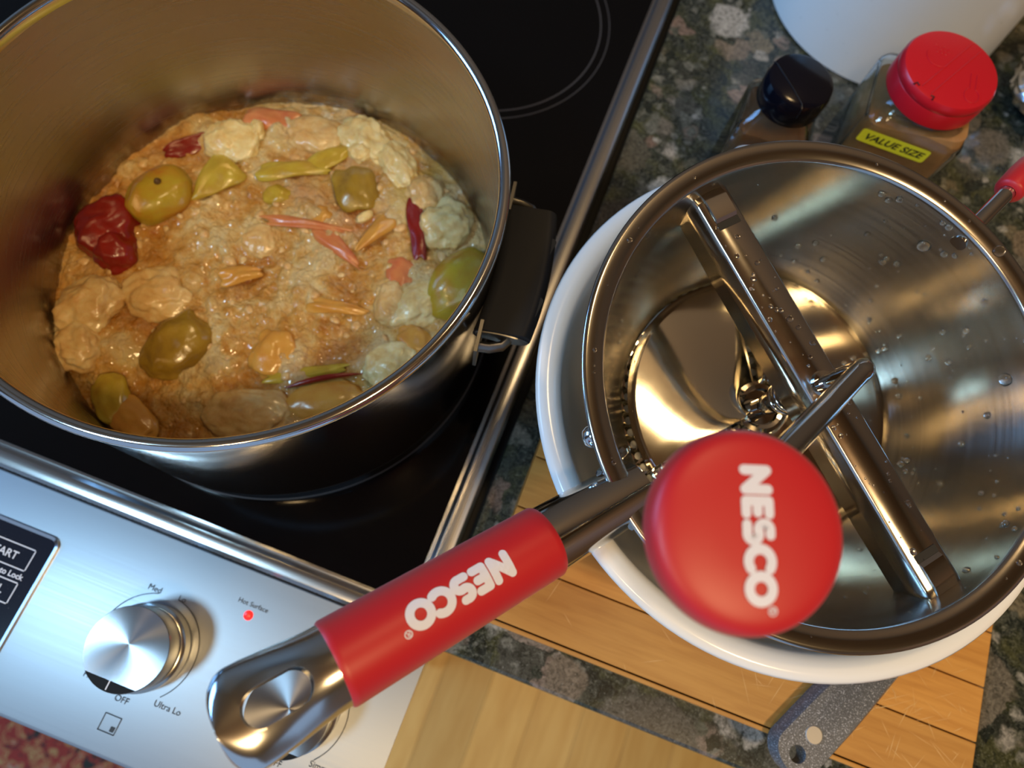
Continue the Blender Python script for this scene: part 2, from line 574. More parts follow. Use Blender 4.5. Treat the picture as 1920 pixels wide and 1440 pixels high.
def stroke2d(pts, w, n=8):
    """flat stroke with round ends along a 2D polyline (a strip plus a disc at each joint)"""
    mb = MB()
    for (a, b) in zip(pts[:-1], pts[1:]):
        d = Vector((b[0] - a[0], b[1] - a[1]))
        if d.length < 1e-9:
            continue
        d.normalize()
        p = Vector((-d.y, d.x)) * w / 2
        ln = hypot(b[0] - a[0], b[1] - a[1])
        k = max(1, int(ln / (w * .6)))
        for i in range(k):
            q0 = (a[0] + (b[0] - a[0]) * i / k, a[1] + (b[1] - a[1]) * i / k)
            q1 = (a[0] + (b[0] - a[0]) * (i + 1) / k, a[1] + (b[1] - a[1]) * (i + 1) / k)
            mb.add([(q0[0] + p.x, q0[1] + p.y, 0), (q0[0], q0[1], 0), (q0[0] - p.x, q0[1] - p.y, 0),
                    (q1[0] - p.x, q1[1] - p.y, 0), (q1[0], q1[1], 0), (q1[0] + p.x, q1[1] + p.y, 0)],
                   [(0, 1, 4, 5), (1, 2, 3, 4)])
    for q_, c in enumerate(pts):
        dz = -.000003 * (1 + q_ % 3)
        vs = [(c[0], c[1], dz)] + [(c[0] + w / 2 * cos(2 * pi * i / 16), c[1] + w / 2 * sin(2 * pi * i / 16), dz) for i in range(16)]
        mb.add(vs, [(0, 1 + i, 1 + (i + 1) % 16) for i in range(16)])
    return mb

def arc2d(cx, cy, r, a0, a1, n=24, ry=None):
    ry = ry or r
    return [(cx + r * cos(radians(a0 + (a1 - a0) * i / n)), cy + ry * sin(radians(a0 + (a1 - a0) * i / n))) for i in range(n + 1)]

def logo(h):
    """rounded capital letters of the red handles, height h, centred on the origin, reading along +x"""
    w = .295
    out = []
    x = 0
    e = w / 2
    def put(strokes, width, x):
        out.extend([[(px + x, py) for px, py in s] for s in strokes])
        return x + width
    x = put([[(e, e), (e, 1 - e)], [(e, 1 - e), (.86 - e, e)], [(.86 - e, e), (.86 - e, 1 - e)]], .90, x)
    x = put([[(e, e), (e, 1 - e)], [(e, 1 - e), (.66 - e, 1 - e)], [(e, .5), (.62 - e, .5)], [(e, e), (.66 - e, e)]], .68, x)
    s = arc2d(.30, .675, .19, 90, 270, 10, .183)
    s2 = arc2d(.40, .325, .19, 90, -90, 10, .183)
    x = put([[(.58 - e, 1 - e), (.30, 1 - e)], s, [(.30, .4925), (.40, .5075)], s2, [(.40, e), (e, e)]], .72, x)
    x = put([arc2d(.46, .5, .5 - e, 55, 305, 20)], .72, x)
    x = put([arc2d(.5, .5, .5 - e, 0, 360, 28)], 1.0, x)
    mb = MB()
    for k_, s in enumerate(out):
        t = stroke2d(s, w)
        mb.add([(p[0], p[1], p[2] + k_ * .000012) for p in t.v], t.f)
    # registered mark
    rx_, ry_ = x + .11, .86
    t = stroke2d(arc2d(rx_, ry_, .12, 0, 360, 16), .035)
    mb.add(t.v, t.f)
    for s in ([(rx_ - .045, ry_ - .07), (rx_ - .045, ry_ + .07)], [(rx_ - .045, ry_ + .07)] + arc2d(rx_ - .005, ry_ + .035, .035, 90, -90, 6) + [(rx_ - .045, ry_)], [(rx_ - .01, ry_), (rx_ + .045, ry_ - .07)]):
        t = stroke2d(s, .028)
        mb.add(t.v, t.f)
    mb.v = [((p[0] - x / 2) * h, (p[1] - .5) * h, p[2]) for p in mb.v]
    return mb, x * h

def place(mb, o, ux, uy, uz=None, lift=0.0):
    o, ux, uy = Vector(o), Vector(ux), Vector(uy)
    uz = Vector(uz) if uz else ux.cross(uy)
    mb.v = [tuple(o + ux * p[0] + uy * p[1] + uz * (p[2] + lift)) for p in mb.v]
    return mb

# ------------------------------------------------------------------ room
ZF = -0.91          # floor level below the worktop
fl = struct(obj('floor', MB().box(-1.75, 1.6, -1.6, .62, ZF - .03, ZF - .004), 'floor', smooth=0))
for i in range(14):   # the boards near the cabinet, running away from the camera
    x0 = .02 + i * .083
    y0 = -1.6
    for (a, b) in (((-1.6, -.95), (-.95, .62)) if i % 2 else ((-1.6, -.75), (-.75, .62))):
        obj('floor_board', MB().box(x0, x0 + .0826, a, b - .0012, ZF - .004, ZF), 'floor', fl, smooth=0, bev=.0006)
struct(obj('ceiling', MB().box(-1.75, 1.6, -1.6, .62, 1.5, 1.53), 'pine', smooth=0))
struct(obj('wall_back', MB().box(-1.75, 1.6, .60, .63, ZF, 1.5), 'wall_paint', smooth=0))
struct(obj('wall_right', MB().box(1.6, 1.63, -1.6, .63, ZF, 1.5), 'cabinet', smooth=0))
wl = MB()
wl.box(-1.78, -1.75, -1.6, -.70, ZF, 1.5).box(-1.78, -1.75, .40, .63, ZF, 1.5)
wl.box(-1.78, -1.75, -.70, .40, ZF, .25).box(-1.78, -1.75, -.70, .40, 1.25, 1.5)
struct(obj('wall_left', wl, 'wall_paint', smooth=0))
wd = bpy.data.objects.new('window_1', None)
COL.objects.link(wd)
wd.location = (-1.77, -.15, .75)
struct(wd)
wf = MB()
wf.box(-.03, .02, -.55, -.50, -.5, .5).box(-.03, .02, .50, .55, -.5, .5).box(-.03, .02, -.5, .5, -.5, -.45).box(-.03, .02, -.5, .5, .45, .5)
wf.box(-.02, .01, -.015, .015, -.45, .45)
obj('window_frame', wf, 'frame_paint', wd, smooth=0)
# ------------------------------------------------------------------ worktop, cabinet
ct = MB()
ct.box(.157, 1.3, -.1555, .60, -.03, 0)
tag(obj('countertop', ct, 'granite', smooth=0, bev=.002), 'polished green and grey granite worktop under the cutting board', 'countertop')
cb = empty('base_cabinet', (.7, .2, ZF), 'brown wooden base cabinet carrying the granite worktop', 'cabinet')
obj('carcass', MB().box(-.535, .6, -.31, .38, .09, .878), 'cabinet', cb, smooth=0)
obj('plinth', MB().box(-.535, .6, -.25, .38, 0, .09), 'cabinet', cb, smooth=0)
for k in range(2):
    d = obj('door', MB().box(-.53 + k * .565, .02 + k * .565, -.33, -.311, .1, .87), 'cabinet', cb, smooth=0, bev=.003)
    obj('handle', MB().tube([(-.02 + k * .1, -.331, .6), (-.02 + k * .1, -.35, .61), (-.02 + k * .1, -.35, .69), (-.02 + k * .1, -.331, .7)], .005, 10), 'chrome', d)
rg = MB()
nx, ny = 40, 24
for j in range(ny + 1):
    for i in range(nx + 1):
        rg.v.append((-1.15 + 1.17 * i / nx, -1.1 + .86 * j / ny, ZF + .006 + .002 * noise.noise((i * .4, j * .4, 0))))
for j in range(ny):
    for i in range(nx):
        k = j * (nx + 1) + i
        rg.f.append((k, k + 1, k + nx + 2, k + nx + 1))
ro = obj('rug', rg, 'rug')
sd = ro.modifiers.new('solid', 'SOLIDIFY')
sd.thickness = .006
tag(ro, 'red patterned woven rug on the floor before the range', 'rug')

# ------------------------------------------------------------------ range
R = empty('kitchen_range', (-.22, .1, ZF), 'stainless steel electric range with a black glass cooktop', 'range')
RO = Vector((-.22, .1, ZF))
def rp(mb):
    mb.v = [(p[0] - RO.x, p[1] - RO.y, p[2] - RO.z) for p in mb.v]
    return mb
XL, XR = -.60, .1378
obj('body', rp(MB().box(-.596, .1535, -.245, .56, ZF + .06, -.012)), 'rail', R, smooth=0)
obj('toe_kick', rp(MB().box(-.58, .14, -.2, .56, ZF, ZF + .06)), 'black_gap', R, smooth=0)
obj('oven_door', rp(MB().box(-.59, .148, -.258, -.2455, -.72, -.06)), 'trim', R, smooth=0, bev=.003)
gt = obj('glass_cooktop', rp(MB().box(-.592, XR, -.1387, .56, -.011, 0)), 'glass_top', R, smooth=0)
# burner rings printed on the glass
def ringflat(cx, cy, r, w, z=.00015):
    m = MB()
    m.lathe([(r, 0), (r + w, 0)], 128, (cx, cy, z))
    return m
for rr, w in ((.083, .0011), (.0895, .0008)):
    obj('burner_ring', rp(ringflat(.030, .2585, rr, w)), 'ring_print', gt, recalc=False)
for rr, w in ((.112, .001), (.1185, .0008)):
    obj('burner_ring', rp(ringflat(0, 0, rr + .004, w)), 'ring_print', gt, recalc=False)
# right rail
prof = [(.1378, -.012), (.1378, .0006), (.1398, .0010), (.1420, .0036), (.1430, .0040), (.1492, .0040), (.1503, .0035), (.1518, .0010), (.1522, -.012)]
obj('side_rail', rp(MB().extrude_profile(prof, 'Y', -.1500, .56)), 'rail', R, smooth=25)
obj('gap_shade', rp(MB().box(.1523, .1568, -.150, .56, -.03, -.006)), 'black_gap', R, smooth=0)  # black strip standing in for the shade between rail and worktop
# front trim between the glass and the control panel
prof = [(-.1387, -.012), (-.1387, .0006), (-.1400, .0008), (-.1412, .0004), (-.1418, .0022), (-.1436, .0036), (-.1460, .0040), (-.1500, .0030), (-.1519, .0008), (-.1522, -.012)]
obj('front_trim', rp(MB().extrude_profile(prof, 'X', -.592, .1530)), 'trim', R, smooth=25)
# control panel
cp = MB()
prof = [(-.1530, -.012), (-.1530, -.0006), (-.1536, 0), (-.2600, 0), (-.2618, -.0008), (-.2625, -.0025), (-.2625, -.05), (-.258, -.05), (-.258, -.012)]
cp.extrude_profile(prof, 'X', -.592, .1582)
panel = obj('control_panel', rp(cp), 'panel', R, smooth=25)
# display
DX1, DY1, DY0 = -.0510, -.1768, -.252
dp = MB()
dp.prism(rrect(.33, DY1 - DY0, .004, 6, DX1 - .165, (DY0 + DY1) / 2), -.0004, .0006)
disp = obj('display_panel', rp(dp), 'display', R, smooth=30)
fr = MB()
o1, o2 = rrect(.33 + .0036, DY1 - DY0 + .0036, .0055, 6, DX1 - .165, (DY0 + DY1) / 2), rrect(.33, DY1 - DY0, .004, 6, DX1 - .165, (DY0 + DY1) / 2)
n = len(o1)
fr.add([(x, y, .0001) for x, y in o1] + [(x, y, .0016) for x, y in o1] + [(x, y, .0007) for x, y in o2], [(l * n + i, l * n + (i + 1) % n, (l + 1) * n + (i + 1) % n, (l + 1) * n + i) for l in (0, 1) for i in range(n)])
obj('display_bezel', rp(fr), 'trim', disp, mtx=None)
def flat_text(body, size, x, y, m, parent, z=.0003, rot=0, align='CENTER', name='lettering', **kw):
    t = text_mb(body, size, align, **kw)
    return obj(name, rp(place(t, (x, y, z), (cos(rot), sin(rot), 0), (-sin(rot), cos(rot), 0))), m, parent, smooth=0, recalc=False)
def frame_lines(x0, x1, y0, y1, w, z):
    m = MB()
    m.box(x0, x1, y0, y0 + w, z, z + .00005).box(x0, x1, y1 - w, y1, z, z + .00005)
    m.box(x0, x0 + w, y0, y1, z, z + .00005).box(x1 - w, x1, y0, y1, z, z + .00005)
    return m
obj('button_outline', rp(frame_lines(-.098, -.0586, -.1965, -.1846, .0006, .00065)), 'print_white', disp, smooth=0)
obj('button_outline', rp(frame_lines(-.098, -.0582, -.2140, -.2025, .0006, .00065)), 'print_white', disp, smooth=0)
flat_text('START', .0058, -.0662, -.1908, 'print_white', disp, .0008, align='RIGHT', bold=.00008)
flat_text('Sec to Lock', .0042, -.0578, -.1997, 'print_white', disp, .0008, align='RIGHT', bold=.00010)
flat_text('CANCEL', .0060, -.0640, -.2082, 'print_white', disp, .0008, align='RIGHT', bold=.00005)
# panel print
for body, s, x, y in (('Hot Surface', .0036, .0605, -.1696), ('Med', .0044, .0084, -.1802), ('Lo', .0042, .0243, -.1800),
                      ('OFF', .0044, .0197, -.2346), ('Ultra Lo', .0044, .0431, -.2303), ('Hi', .0042, -.0024, -.2300),
                      ('OFF', .0044, .1050, -.2346), ('Simmer', .0044, .1285, -.2290)):
    flat_text(body, s, x, y, 'print_grey', panel)
def dial(cx, arcs):
    for a0, a1 in arcs:
        m = MB()
        t = stroke2d(arc2d(cx, -.2075, .0268, a0, a1, 32), .00045)
        m.add([(p[0], p[1], .0003) for p in t.v], t.f)
        obj('dial_scale', rp(m), 'print_grey', panel, smooth=0, recalc=False)
dial(.0186, ((106, 165), (-46, 80)))
dial(.1046, ((-46, 60), (106, 165)))
m = MB()
for a, b in (((.0155, -.2425), (.0243, -.2425)), ((.0243, -.2425), (.0243, -.2507)), ((.0243, -.2507), (.0155, -.2507)), ((.0155, -.2507), (.0155, -.2425))):
    t = stroke2d([a, b], .0004)
    m.add([(p[0], p[1], .0003) for p in t.v], t.f)
m.box(.0212, .0234, -.2497, -.2473, .0002, .0003)
obj('burner_symbol', rp(m), 'print_black', panel, smooth=0, recalc=False)
m = MB().lathe([(.0, .0014), (.0012, .0012), (.0024, .0004), (.0026, 0)], 20, (.0604, -.1752, 0))
o = obj('indicator_lamp', rp(m), 'led', R)
o['label'] = 'lit red indicator lamp'
def knob(cx, cy):
    c = (cx, cy, 0)
    m = MB().lathe([(.0, .0006), (.0215, .0006), (.0222, .0012), (.0222, .0085), (.0212, .0095), (.0204, .0098), (.0203, .0118), (.0206, .0122)], 72, c)
    k = obj('control_knob', rp(m), 'knob_side', R)
    m = MB().lathe([(.0206, .0122), (.0206, .0250), (.0203, .0256)], 72, c)
    obj('knob_cap', rp(m), 'knob_side', k)
    # face disc, flat cut off towards the front with a black pointer below
    yc = -.0152
    pts = []
    a_end = math.asin(yc / .0203)
    a0, a1 = a_end, pi - a_end
    for i in range(73):
        a = a0 + (a1 - a0) * i / 72
        pts.append((.0203 * cos(a), .0203 * sin(a)))
    f = MB()
    n = len(pts)
    f.add([(0, 0, .0257)] + [(x, y, .0257) for x, y in pts], [(0, 1 + i, 2 + i) for i in range(n - 1)] + [(0, n, 1)])
    me = obj('knob_face', f, 'knob_face', k, smooth=0, recalc=False)
    me.location = (cx - RO.x, cy - RO.y, -RO.z)
    p = MB()
    pts2 = [(.0203 * cos(t), .0203 * sin(t)) for t in [a1 + (2 * pi + a0 - a1) * i / 24 for i in range(25)]]
    p.add([(x + cx, y + cy, .0255) for x, y in pts2], [tuple(range(25))])
    q = obj('pointer_inset', rp(p), 'black_gap', k, smooth=0, recalc=False)
    ln = MB().box(cx - .0003, cx + .0003, cy - .0196, cy + yc, .02552, .02562)
    obj('pointer_mark', rp(ln), 'print_white', k, smooth=0)
    return k
knob(.0191, -.2075)
knob(.1046, -.2072)

# ------------------------------------------------------------------ stock pot
P = empty('stock_pot', (0, 0, 0), 'large stainless steel stock pot full of cooked apples on the cooktop', 'pot')
H = .1408
obj('body', MB().lathe([(0, .0006), (.112, .0006), (.1165, .0012), (.1195, .004), (.1225, .0115), (.1232, .018), (.1232, H - .003)], 128), 'pot_out', P)
obj('inner_wall', MB().lathe([(.0, .006), (.112, .006), (.118, .009), (.1212, .018), (.1216, H - .003)], 128), 'pot_in', P)
rim = []
for i in range(17):
    a = pi * 1.06 - i / 16 * pi * 1.12
    rim.append((.1228 + .0027 * cos(a), H - .0026 + .0026 * sin(a)))
obj('rolled_rim', MB().lathe([(.1212, H - .0075)] + rim + [(.1232, H - .0045)], 160), 'rim', P)
def pot_handle(ang):
    Mx = Matrix.Rotation(ang, 4, 'Z')
    h = bpy.data.objects.new('handle', None)
    COL.objects.link(h)
    h.parent = P
    h.matrix_local = Mx
    # silicone sleeve, rounded flat section bent along the pot
    sec = rrect(.0275, .0115, .0052, 5, .0, .0)
    m = MB()
    ns = 16
    for i in range(ns + 1):
        y = -.034 + .068 * i / ns
        x = .1365 - 2.6 * y * y
        for (u, w) in sec:
            m.v.append((x + u, y, .1015 + w + .12 * u))
    k = len(sec)
    for i in range(ns):
        for j in range(k):
            m.f.append((i * k + j, i * k + (j + 1) % k, (i + 1) * k + (j + 1) % k, (i + 1) * k + j))
    m.f.append(tuple(range(k)))
    m.f.append(tuple(reversed(range(ns * k, ns * k + k))))
    obj('grip_sleeve', m, 'black_rubber', h)
    for y in (-.018, .014):
        s = MB()
        s.prism(rrect(.0035, .011, .0017, 6, 0, 0), 0, .0006)
        obj('vent_slot', s, 'dark_hole', h, mtx=Matrix.Translation((.1474 - 2.6 * y * y, y, .1070)) @ Matrix.Rotation(-.12, 4, 'Y') @ Matrix.Rotation(-.25, 4, 'Z'))
    for sg in (1, -1):
        b = MB()
        b.tube([(.1225, -.040 * sg, .0985), (.129, -.0395 * sg, .0985), (.1345, -.0375 * sg, .099), (.1370, -.034 * sg, .099), (.1350, -.029 * sg, .099)], .0042, 10, sx=.55)
        b.box(.1226, .1242, -.046 * sg, -.030 * sg, .088, .108)
        br_ = obj('steel_bracket', b, MAT['bracket'], h)
    for sg in (1, -1):
        c_ = MB().lathe([(0, .0006), (.0125, .0006), (.0131, 0)], 32)
        c_.v = [(p[0], p[1] * .36, p[2]) for p in c_.v]
        obj('end_plate', c_, MAT['bracket'], h, mtx=Matrix.Translation((.1336, .0342 * sg, .1012)) @ Matrix.Rotation(radians(-90 * sg), 4, 'X'))
pot_handle(radians(9))
pot_handle(radians(189))

# ------------------------------------------------------------------ apple mash and pieces
ZM = .0345
def mash_h(x, y):
    p = Vector((x, y, 0))
    r = hypot(x, y)
    n1 = noise.noise(p * 34)
    n2 = noise.noise(p * 80 + Vector((3, 1, 0)))
    h = .0050 * n1 + .0036 * (abs(n2) - .25) + .0018 * noise.noise(p * 170) + .0007 * noise.noise(p * 420) + .0003 * noise.noise(p * 900)
    h += -.003 * max(0, r - .1) / .02
    h -= .006 * math.exp(-((x + .035) ** 2 + (y + .078) ** 2) / .0009)
    h -= .004 * math.exp(-((x - .06) ** 2 + (y + .062) ** 2) / .0003)
    return ZM + h
m = MB()
NR, NA = 170, 420
m.v.append((0, 0, mash_h(0, 0)))
for i in range(1, NR + 1):
    r = .1214 * i / NR
    for j in range(NA):
        a = 2 * pi * j / NA
        m.v.append((r * cos(a), r * sin(a), mash_h(r * cos(a), r * sin(a))))
for j in range(NA):
    m.f.append((0, 1 + j, 1 + (j + 1) % NA))
for i in range(NR - 1):
    for j in range(NA):
        a, b = 1 + i * NA + j, 1 + i * NA + (j + 1) % NA
        m.f.append((a, a + NA, b + NA, b))
ms = obj('apple_mash', m, 'mash', smooth=80, recalc=False)
at = ms.data.attributes.new('tone', 'FLOAT', 'POINT')
for k_, v__ in enumerate(ms.data.vertices):
    p_ = Vector((v__.co.x, v__.co.y, 0))
    w_ = p_ + Vector((noise.noise(p_ * 60), noise.noise(p_ * 60 + Vector((7, 0, 0))), 0)) * .006
    t_ = .5 + .55 * noise.noise(w_ * 34) + .35 * noise.noise(w_ * 80 + Vector((3, 1, 0))) + .22 * noise.noise(p_ * 240) + 1.2 * (p_.x * .6 + p_.y * .8)  # last term paints front-left shade into the colour, paler towards back right
    at.data[k_].value = max(0, min(1, t_))
tag(ms, 'lumpy tan cooked apple mash filling the steel pot', 'apple mash', kind='stuff')

def lump(sx, sy, sz, amp, freq, seed, sub=4, flat=0, rough=0.0):
    bm = bmesh.new()
    bmesh.ops.create_icosphere(bm, subdivisions=sub, radius=1)
    mb = MB()
    for v in bm.verts:
        p = v.co.copy()
        d = 1 + amp * noise.noise(p * freq + Vector((seed, seed * 1.7, 0))) + amp * .5 * noise.noise(p * freq * 2.3 + Vector((0, seed, 5)))
        d += rough * noise.noise(p * 5.5 + Vector((seed, 2, 1))) + rough * .6 * noise.noise(p * 11 + Vector((1, seed, 3)))
        q = p * d
        if flat and q.z > flat:
            q.z = flat + (q.z - flat) * .15
        mb.v.append((q.x * sx, q.y * sy, q.z * sz))
    mb.f = [tuple(v.index for v in f.verts) for f in bm.faces]
    bm.free()
    return mb

def sheet(w, l, curl, fold, seed, th=.0009, taper=0.0, n=14, wave=.12):
    """a bent piece of apple skin: curl across the width, fold along the length"""
    mb = MB()
    for j in range(n + 1):
        t = j / n * 2 - 1
        for i in range(n + 1):
            s = i / n * 2 - 1
            tp = 1 - taper * (t * .5 + .5)
            edge = 1 + wave * noise.noise((s * 1.3 + seed, t * 1.3, seed))
            ww = w / 2 * tp * edge * sqrt(max(.05, 1 - .55 * t * t * t * t))
            a = s * curl
            rad = ww / max(curl, .05)
            x = rad * sin(a)
            z = rad * (cos(a) - cos(curl)) + fold * l * (.25 - .25 * t * t) + .0012 * noise.noise((s * 1.6, t * 1.6 + seed, 2))
            y = l / 2 * t * edge
            mb.v.append((x, y, z))
    for j in range(n):
        for i in range(n):
            k = j * (n + 1) + i
            mb.f.append((k, k + 1, k + n + 2, k + n + 1))
    return mb

GA = 'apple pieces in the pot'
APZ = .0330
def piece(name, mb, m, x, y, z, rot, label, solid=0, cat='apple piece', rx=0, ry=0):
    o = obj(name, mb, m, smooth=70)
    o.matrix_world = Matrix.Translation((x, y, APZ + z)) @ Matrix.Rotation(radians(rot), 4, 'Z') @ Matrix.Rotation(radians(rx), 4, 'X') @ Matrix.Rotation(radians(ry), 4, 'Y')
    if solid:
        s = o.modifiers.new('solid', 'SOLIDIFY')
        s.thickness = solid
        s.offset = -1
        b = o.modifiers.new('sub', 'SUBSURF')
        b.levels = b.render_levels = 1
    tag(o, label, cat, GA)
    return o
piece('apple_piece', lump(.0165, .0205, .0130, .28, 1.1, 3.1, rough=.02), 'skin_red', -.1010, -.0105, .001, -10, 'dark red glossy apple piece at the left wall of the pot')
piece('apple_piece', lump(.0120, .0135, .0110, .28, 1.2, 8.1, rough=.02), 'skin_red', -.0880, -.0215, .001, 30, 'smaller red apple lobe below the dark red piece')
p0 = piece('apple_end', lump(.0160, .0205, .0140, .14, 1.0, 1.3), 'skin_blush', -.0835, .0190, .002, -25, 'yellow green apple end with a brown blossom spot')
bs = MB().lathe([(0, .0003), (.0007, .0002), (.0015, -.0006), (.0022, -.002)], 9)
o = obj('blossom_spot', bs, mat('blossom_brown', (.10, .05, .012), .6), p0)
o.location = (.0000, .0035, .0145)
piece('apple_skin', sheet(.036, .034, .75, .22, 2.2, taper=.85), 'skin_green', -.0610, .0395, .002, 160, 'folded yellow apple skin triangle beside the apple end', .0010)
piece('apple_skin', sheet(.018, .040, .7, .28, 4.0, taper=.45, wave=.3), 'skin_green', -.0215, .0650, .002, -62, 'long curved green apple skin in the upper middle of the pot', .0010)
piece('apple_skin', sheet(.019, .032, .6, .2, 5.0, taper=.5, wave=.3), 'skin_green', -.0050, .0840, .002, -35, 'green apple skin flap pointing to the small pale cube', .0010)
piece('apple_piece', lump(.0085, .0065, .005, .25, 1.2, 5.2), 'skin_green', -.0237, .0470, .000, 10, 'small round yellow apple bit under the curved green skin')
piece('apple_skin', sheet(.029, .028, .62, .2, 7.0, taper=.05, wave=.18), 'skin_olive', .0180, .0675, .004, 35, 'squarish olive green apple skin right of the curved skin', .0012, rx=8)
piece('apple_skin', sheet(.011, .050, .9, .25, 9.0, taper=.6, wave=.3), 'skin_pink', .0010, .0345, .002, -76, 'long thin curled orange pink apple skin in the middle', .0010)
piece('apple_skin', sheet(.017, .036, .9, .25, 11.0, taper=.7, wave=.3), 'skin_pink', .0235, .0290, .001, -110, 'pink curled apple skin strip ending in a point at centre', .0010)
piece('apple_skin', sheet(.0200, .0290, 1.15, .15, 12.0, taper=.8, wave=.2), 'skin_orange', .0395, .0440, .003, 160, 'orange cone of apple skin below the olive square', .0010)
piece('apple_skin', sheet(.0150, .0400, .9, .15, 13.0, taper=.25, wave=.35), 'skin_red', .0605, .0590, .001, -150, 'narrow red apple skin strip beside the white lump', .0010)
piece('apple_pulp', lump(.0150, .0165, .0120, .26, 1.2, 14.0, 5, rough=.055), 'pulp', .0755, .0670, .001, 20, 'white fluffy apple lump near the right wall', cat='apple pulp')
piece('apple_half', lump(.0150, .0245, .0150, .12, 1.0, 15.0), 'skin_blush', .0965, .0355, .002, -10, 'large smooth yellow and red apple half at the right wall')
piece('apple_pulp', lump(.0130, .0195, .0100, .24, 1.1, 16.0, 5, rough=.055), 'pulp', .0810, .0150, .000, -25, 'cream apple lump left of the large apple half', cat='apple pulp')
piece('apple_pulp', lump(.0110, .0150, .0080, .26, 1.2, 17.0, 5, rough=.055), 'pulp_tan', .0680, .0080, -.001, 30, 'pale apple lump reaching left from the cream lump', cat='apple pulp')
piece('apple_skin', sheet(.017, .023, .7, .2, 18.0, taper=.6, wave=.25), 'skin_orange', -.0185, -.0080, .002, -60, 'small orange skin wedge left of the centre', .0010)
piece('apple_skin', sheet(.013, .034, .9, .28, 19.0, taper=.6, wave=.3), 'skin_orange', .0395, -.0060, .001, -78, 'orange curled skin sliver right below the centre', .0010)
piece('apple_piece', lump(.0125, .0150, .0065, .30, 1.2, 20.0), 'skin_orange', .0180, -.0420, -.001, 15, 'translucent yellow orange apple piece in the lower middle')
piece('apple_piece', lump(.0150, .0205, .0125, .24, 1.3, 21.0), 'skin_olive', -.0310, -.0580, -.001, -20, 'wrinkled olive apple piece in the shaded lower left')
cup = piece('apple_skin', lump(.0120, .0220, .0065, .18, 1.2, 22.0), 'skin_orange', .0560, -.0570, -.001, -62, 'red edged apple skin cup near the front rim')
ed = MB().tube([(-.0120 + .004 * (t / 10 - 1) ** 2, -.021 + .0042 * t, .0040 + .0022 * sin(pi * t / 10)) for t in range(11)], [.0002, .0008, .0013, .0016, .0017, .0017, .0016, .0014, .0011, .0007, .0002], 10)
e_ = obj('skin_edge', ed, 'skin_red', cup, smooth=70)
e_['label'] = 'raised dark red skin edge'
piece('apple_pulp', lump(.0160, .0145, .0100, .22, 1.1, 23.0, 5, rough=.055), 'pulp', .0830, -.0260, .001, 40, 'cream apple lump against the front right wall', cat='apple pulp')
piece('apple_pulp', lump(.0165, .0160, .0095, .24, 1.2, 24.0, 5, rough=.055), 'pulp', -.0645, .0690, .000, 0, 'pale yellow apple lump at the upper left of the mash', cat='apple pulp')
piece('apple_pulp', lump(.0200, .0130, .0085, .26, 1.2, 25.0, 5, rough=.055), 'pulp_tan', -.0220, .0940, -.001, 10, 'tan cream apple lump near the back wall', cat='apple pulp')
piece('apple_pulp', lump(.0180, .0140, .0095, .26, 1.3, 26.0, 5, rough=.055), 'pulp', .0070, .1030, .000, -30, 'pale apple lump at the back right of the mash', cat='apple pulp')
piece('apple_skin', sheet(.018, .034, .7, .12, 27.0, wave=.3), 'skin_pink', -.0500, .0935, .001, -70, 'dull pink apple skin near the back wall', .0010)
piece('apple_skin', sheet(.015, .028, .7, .12, 28.0, wave=.3), 'skin_red', -.0880, .0570, .000, -40, 'dark red apple skin scrap at the upper left wall', .0010)
piece('apple_piece', lump(.0100, .0150, .0065, .25, 1.2, 29.0), 'skin_green', -.0470, -.0990, .000, 40, 'yellow green apple piece in the dark front left')
piece('apple_pulp', lump(.0150, .0190, .0110, .24, 1.2, 30.0, 5, rough=.055), 'pulp_tan', -.0850, -.0560, .000, -30, 'large tan apple lump at the left wall', cat='apple pulp')
piece('apple_pulp', lump(.0130, .0150, .0095, .26, 1.2, 31.0, 5, rough=.055), 'pulp_tan', -.0790, -.0800, .000, 20, 'tan apple lump at the front left wall', cat='apple pulp')
piece('apple_skin', sheet(.011, .044, .8, .12, 32.0, taper=.4, wave=.3), 'skin_green', .0400, -.0470, .000, -58, 'thin green skin sliver behind the red skin cup', .0010)
piece('apple_piece', lump(.0095, .0130, .0065, .25, 1.2, 33.0), 'skin_orange', .0890, -.0090, .001, 60, 'orange apple bit tucked by the front right wall')
piece('apple_pulp', lump(.0030, .0055, .0035, .2, 1.1, 34.0, 5, rough=.055), 'pulp', .0300, .0530, .003, -35, 'tiny white apple bit left of the orange cone', cat='apple pulp')
piece('apple_pulp', lump(.0042, .0072, .0050, .25, 1.2, 35.0, 5, rough=.055), 'pulp', -.0530, .0815, .003, 30, 'small cream wedge of apple standing near the back', cat='apple pulp')
piece('apple_pulp', lump(.0070, .0070, .0055, .25, 1.2, 36.0, 5, rough=.055), 'pulp', .0095, .0925, .003, 15, 'small pale yellow apple cube by the green flap', cat='apple pulp')
piece('apple_piece', lump(.0075, .0085, .0045, .28, 1.2, 37.0), 'skin_orange', .0060, .0430, .001, 0, 'orange apple bit above the curled pink skin')
piece('apple_pulp', lump(.0120, .0115, .0060, .22, 1.1, 38.0, 5, rough=.055), 'pulp_tan', -.0190, .0170, .000, 20, 'smooth tan apple slice under the thin orange skin', cat='apple pulp')
piece('apple_piece', lump(.0095, .0170, .0060, .25, 1.2, 39.0), 'skin_orange', -.0330, -.1040, .000, 70, 'orange brown apple piece along the dark front wall')
piece('apple_skin', sheet(.020, .024, .6, .1, 40.0, wave=.3), 'skin_pink', .0640, .0260, .000, 20, 'reddish skin scrap between the cream lump and strip', .0010)
piece('apple_pulp', lump(.0190, .0150, .0085, .26, 1.3, 41.0, 5, rough=.055), 'pulp_tan', -.0560, -.0350, -.002, 20, 'broad tan apple lump right of the left wall lumps', cat='apple pulp')
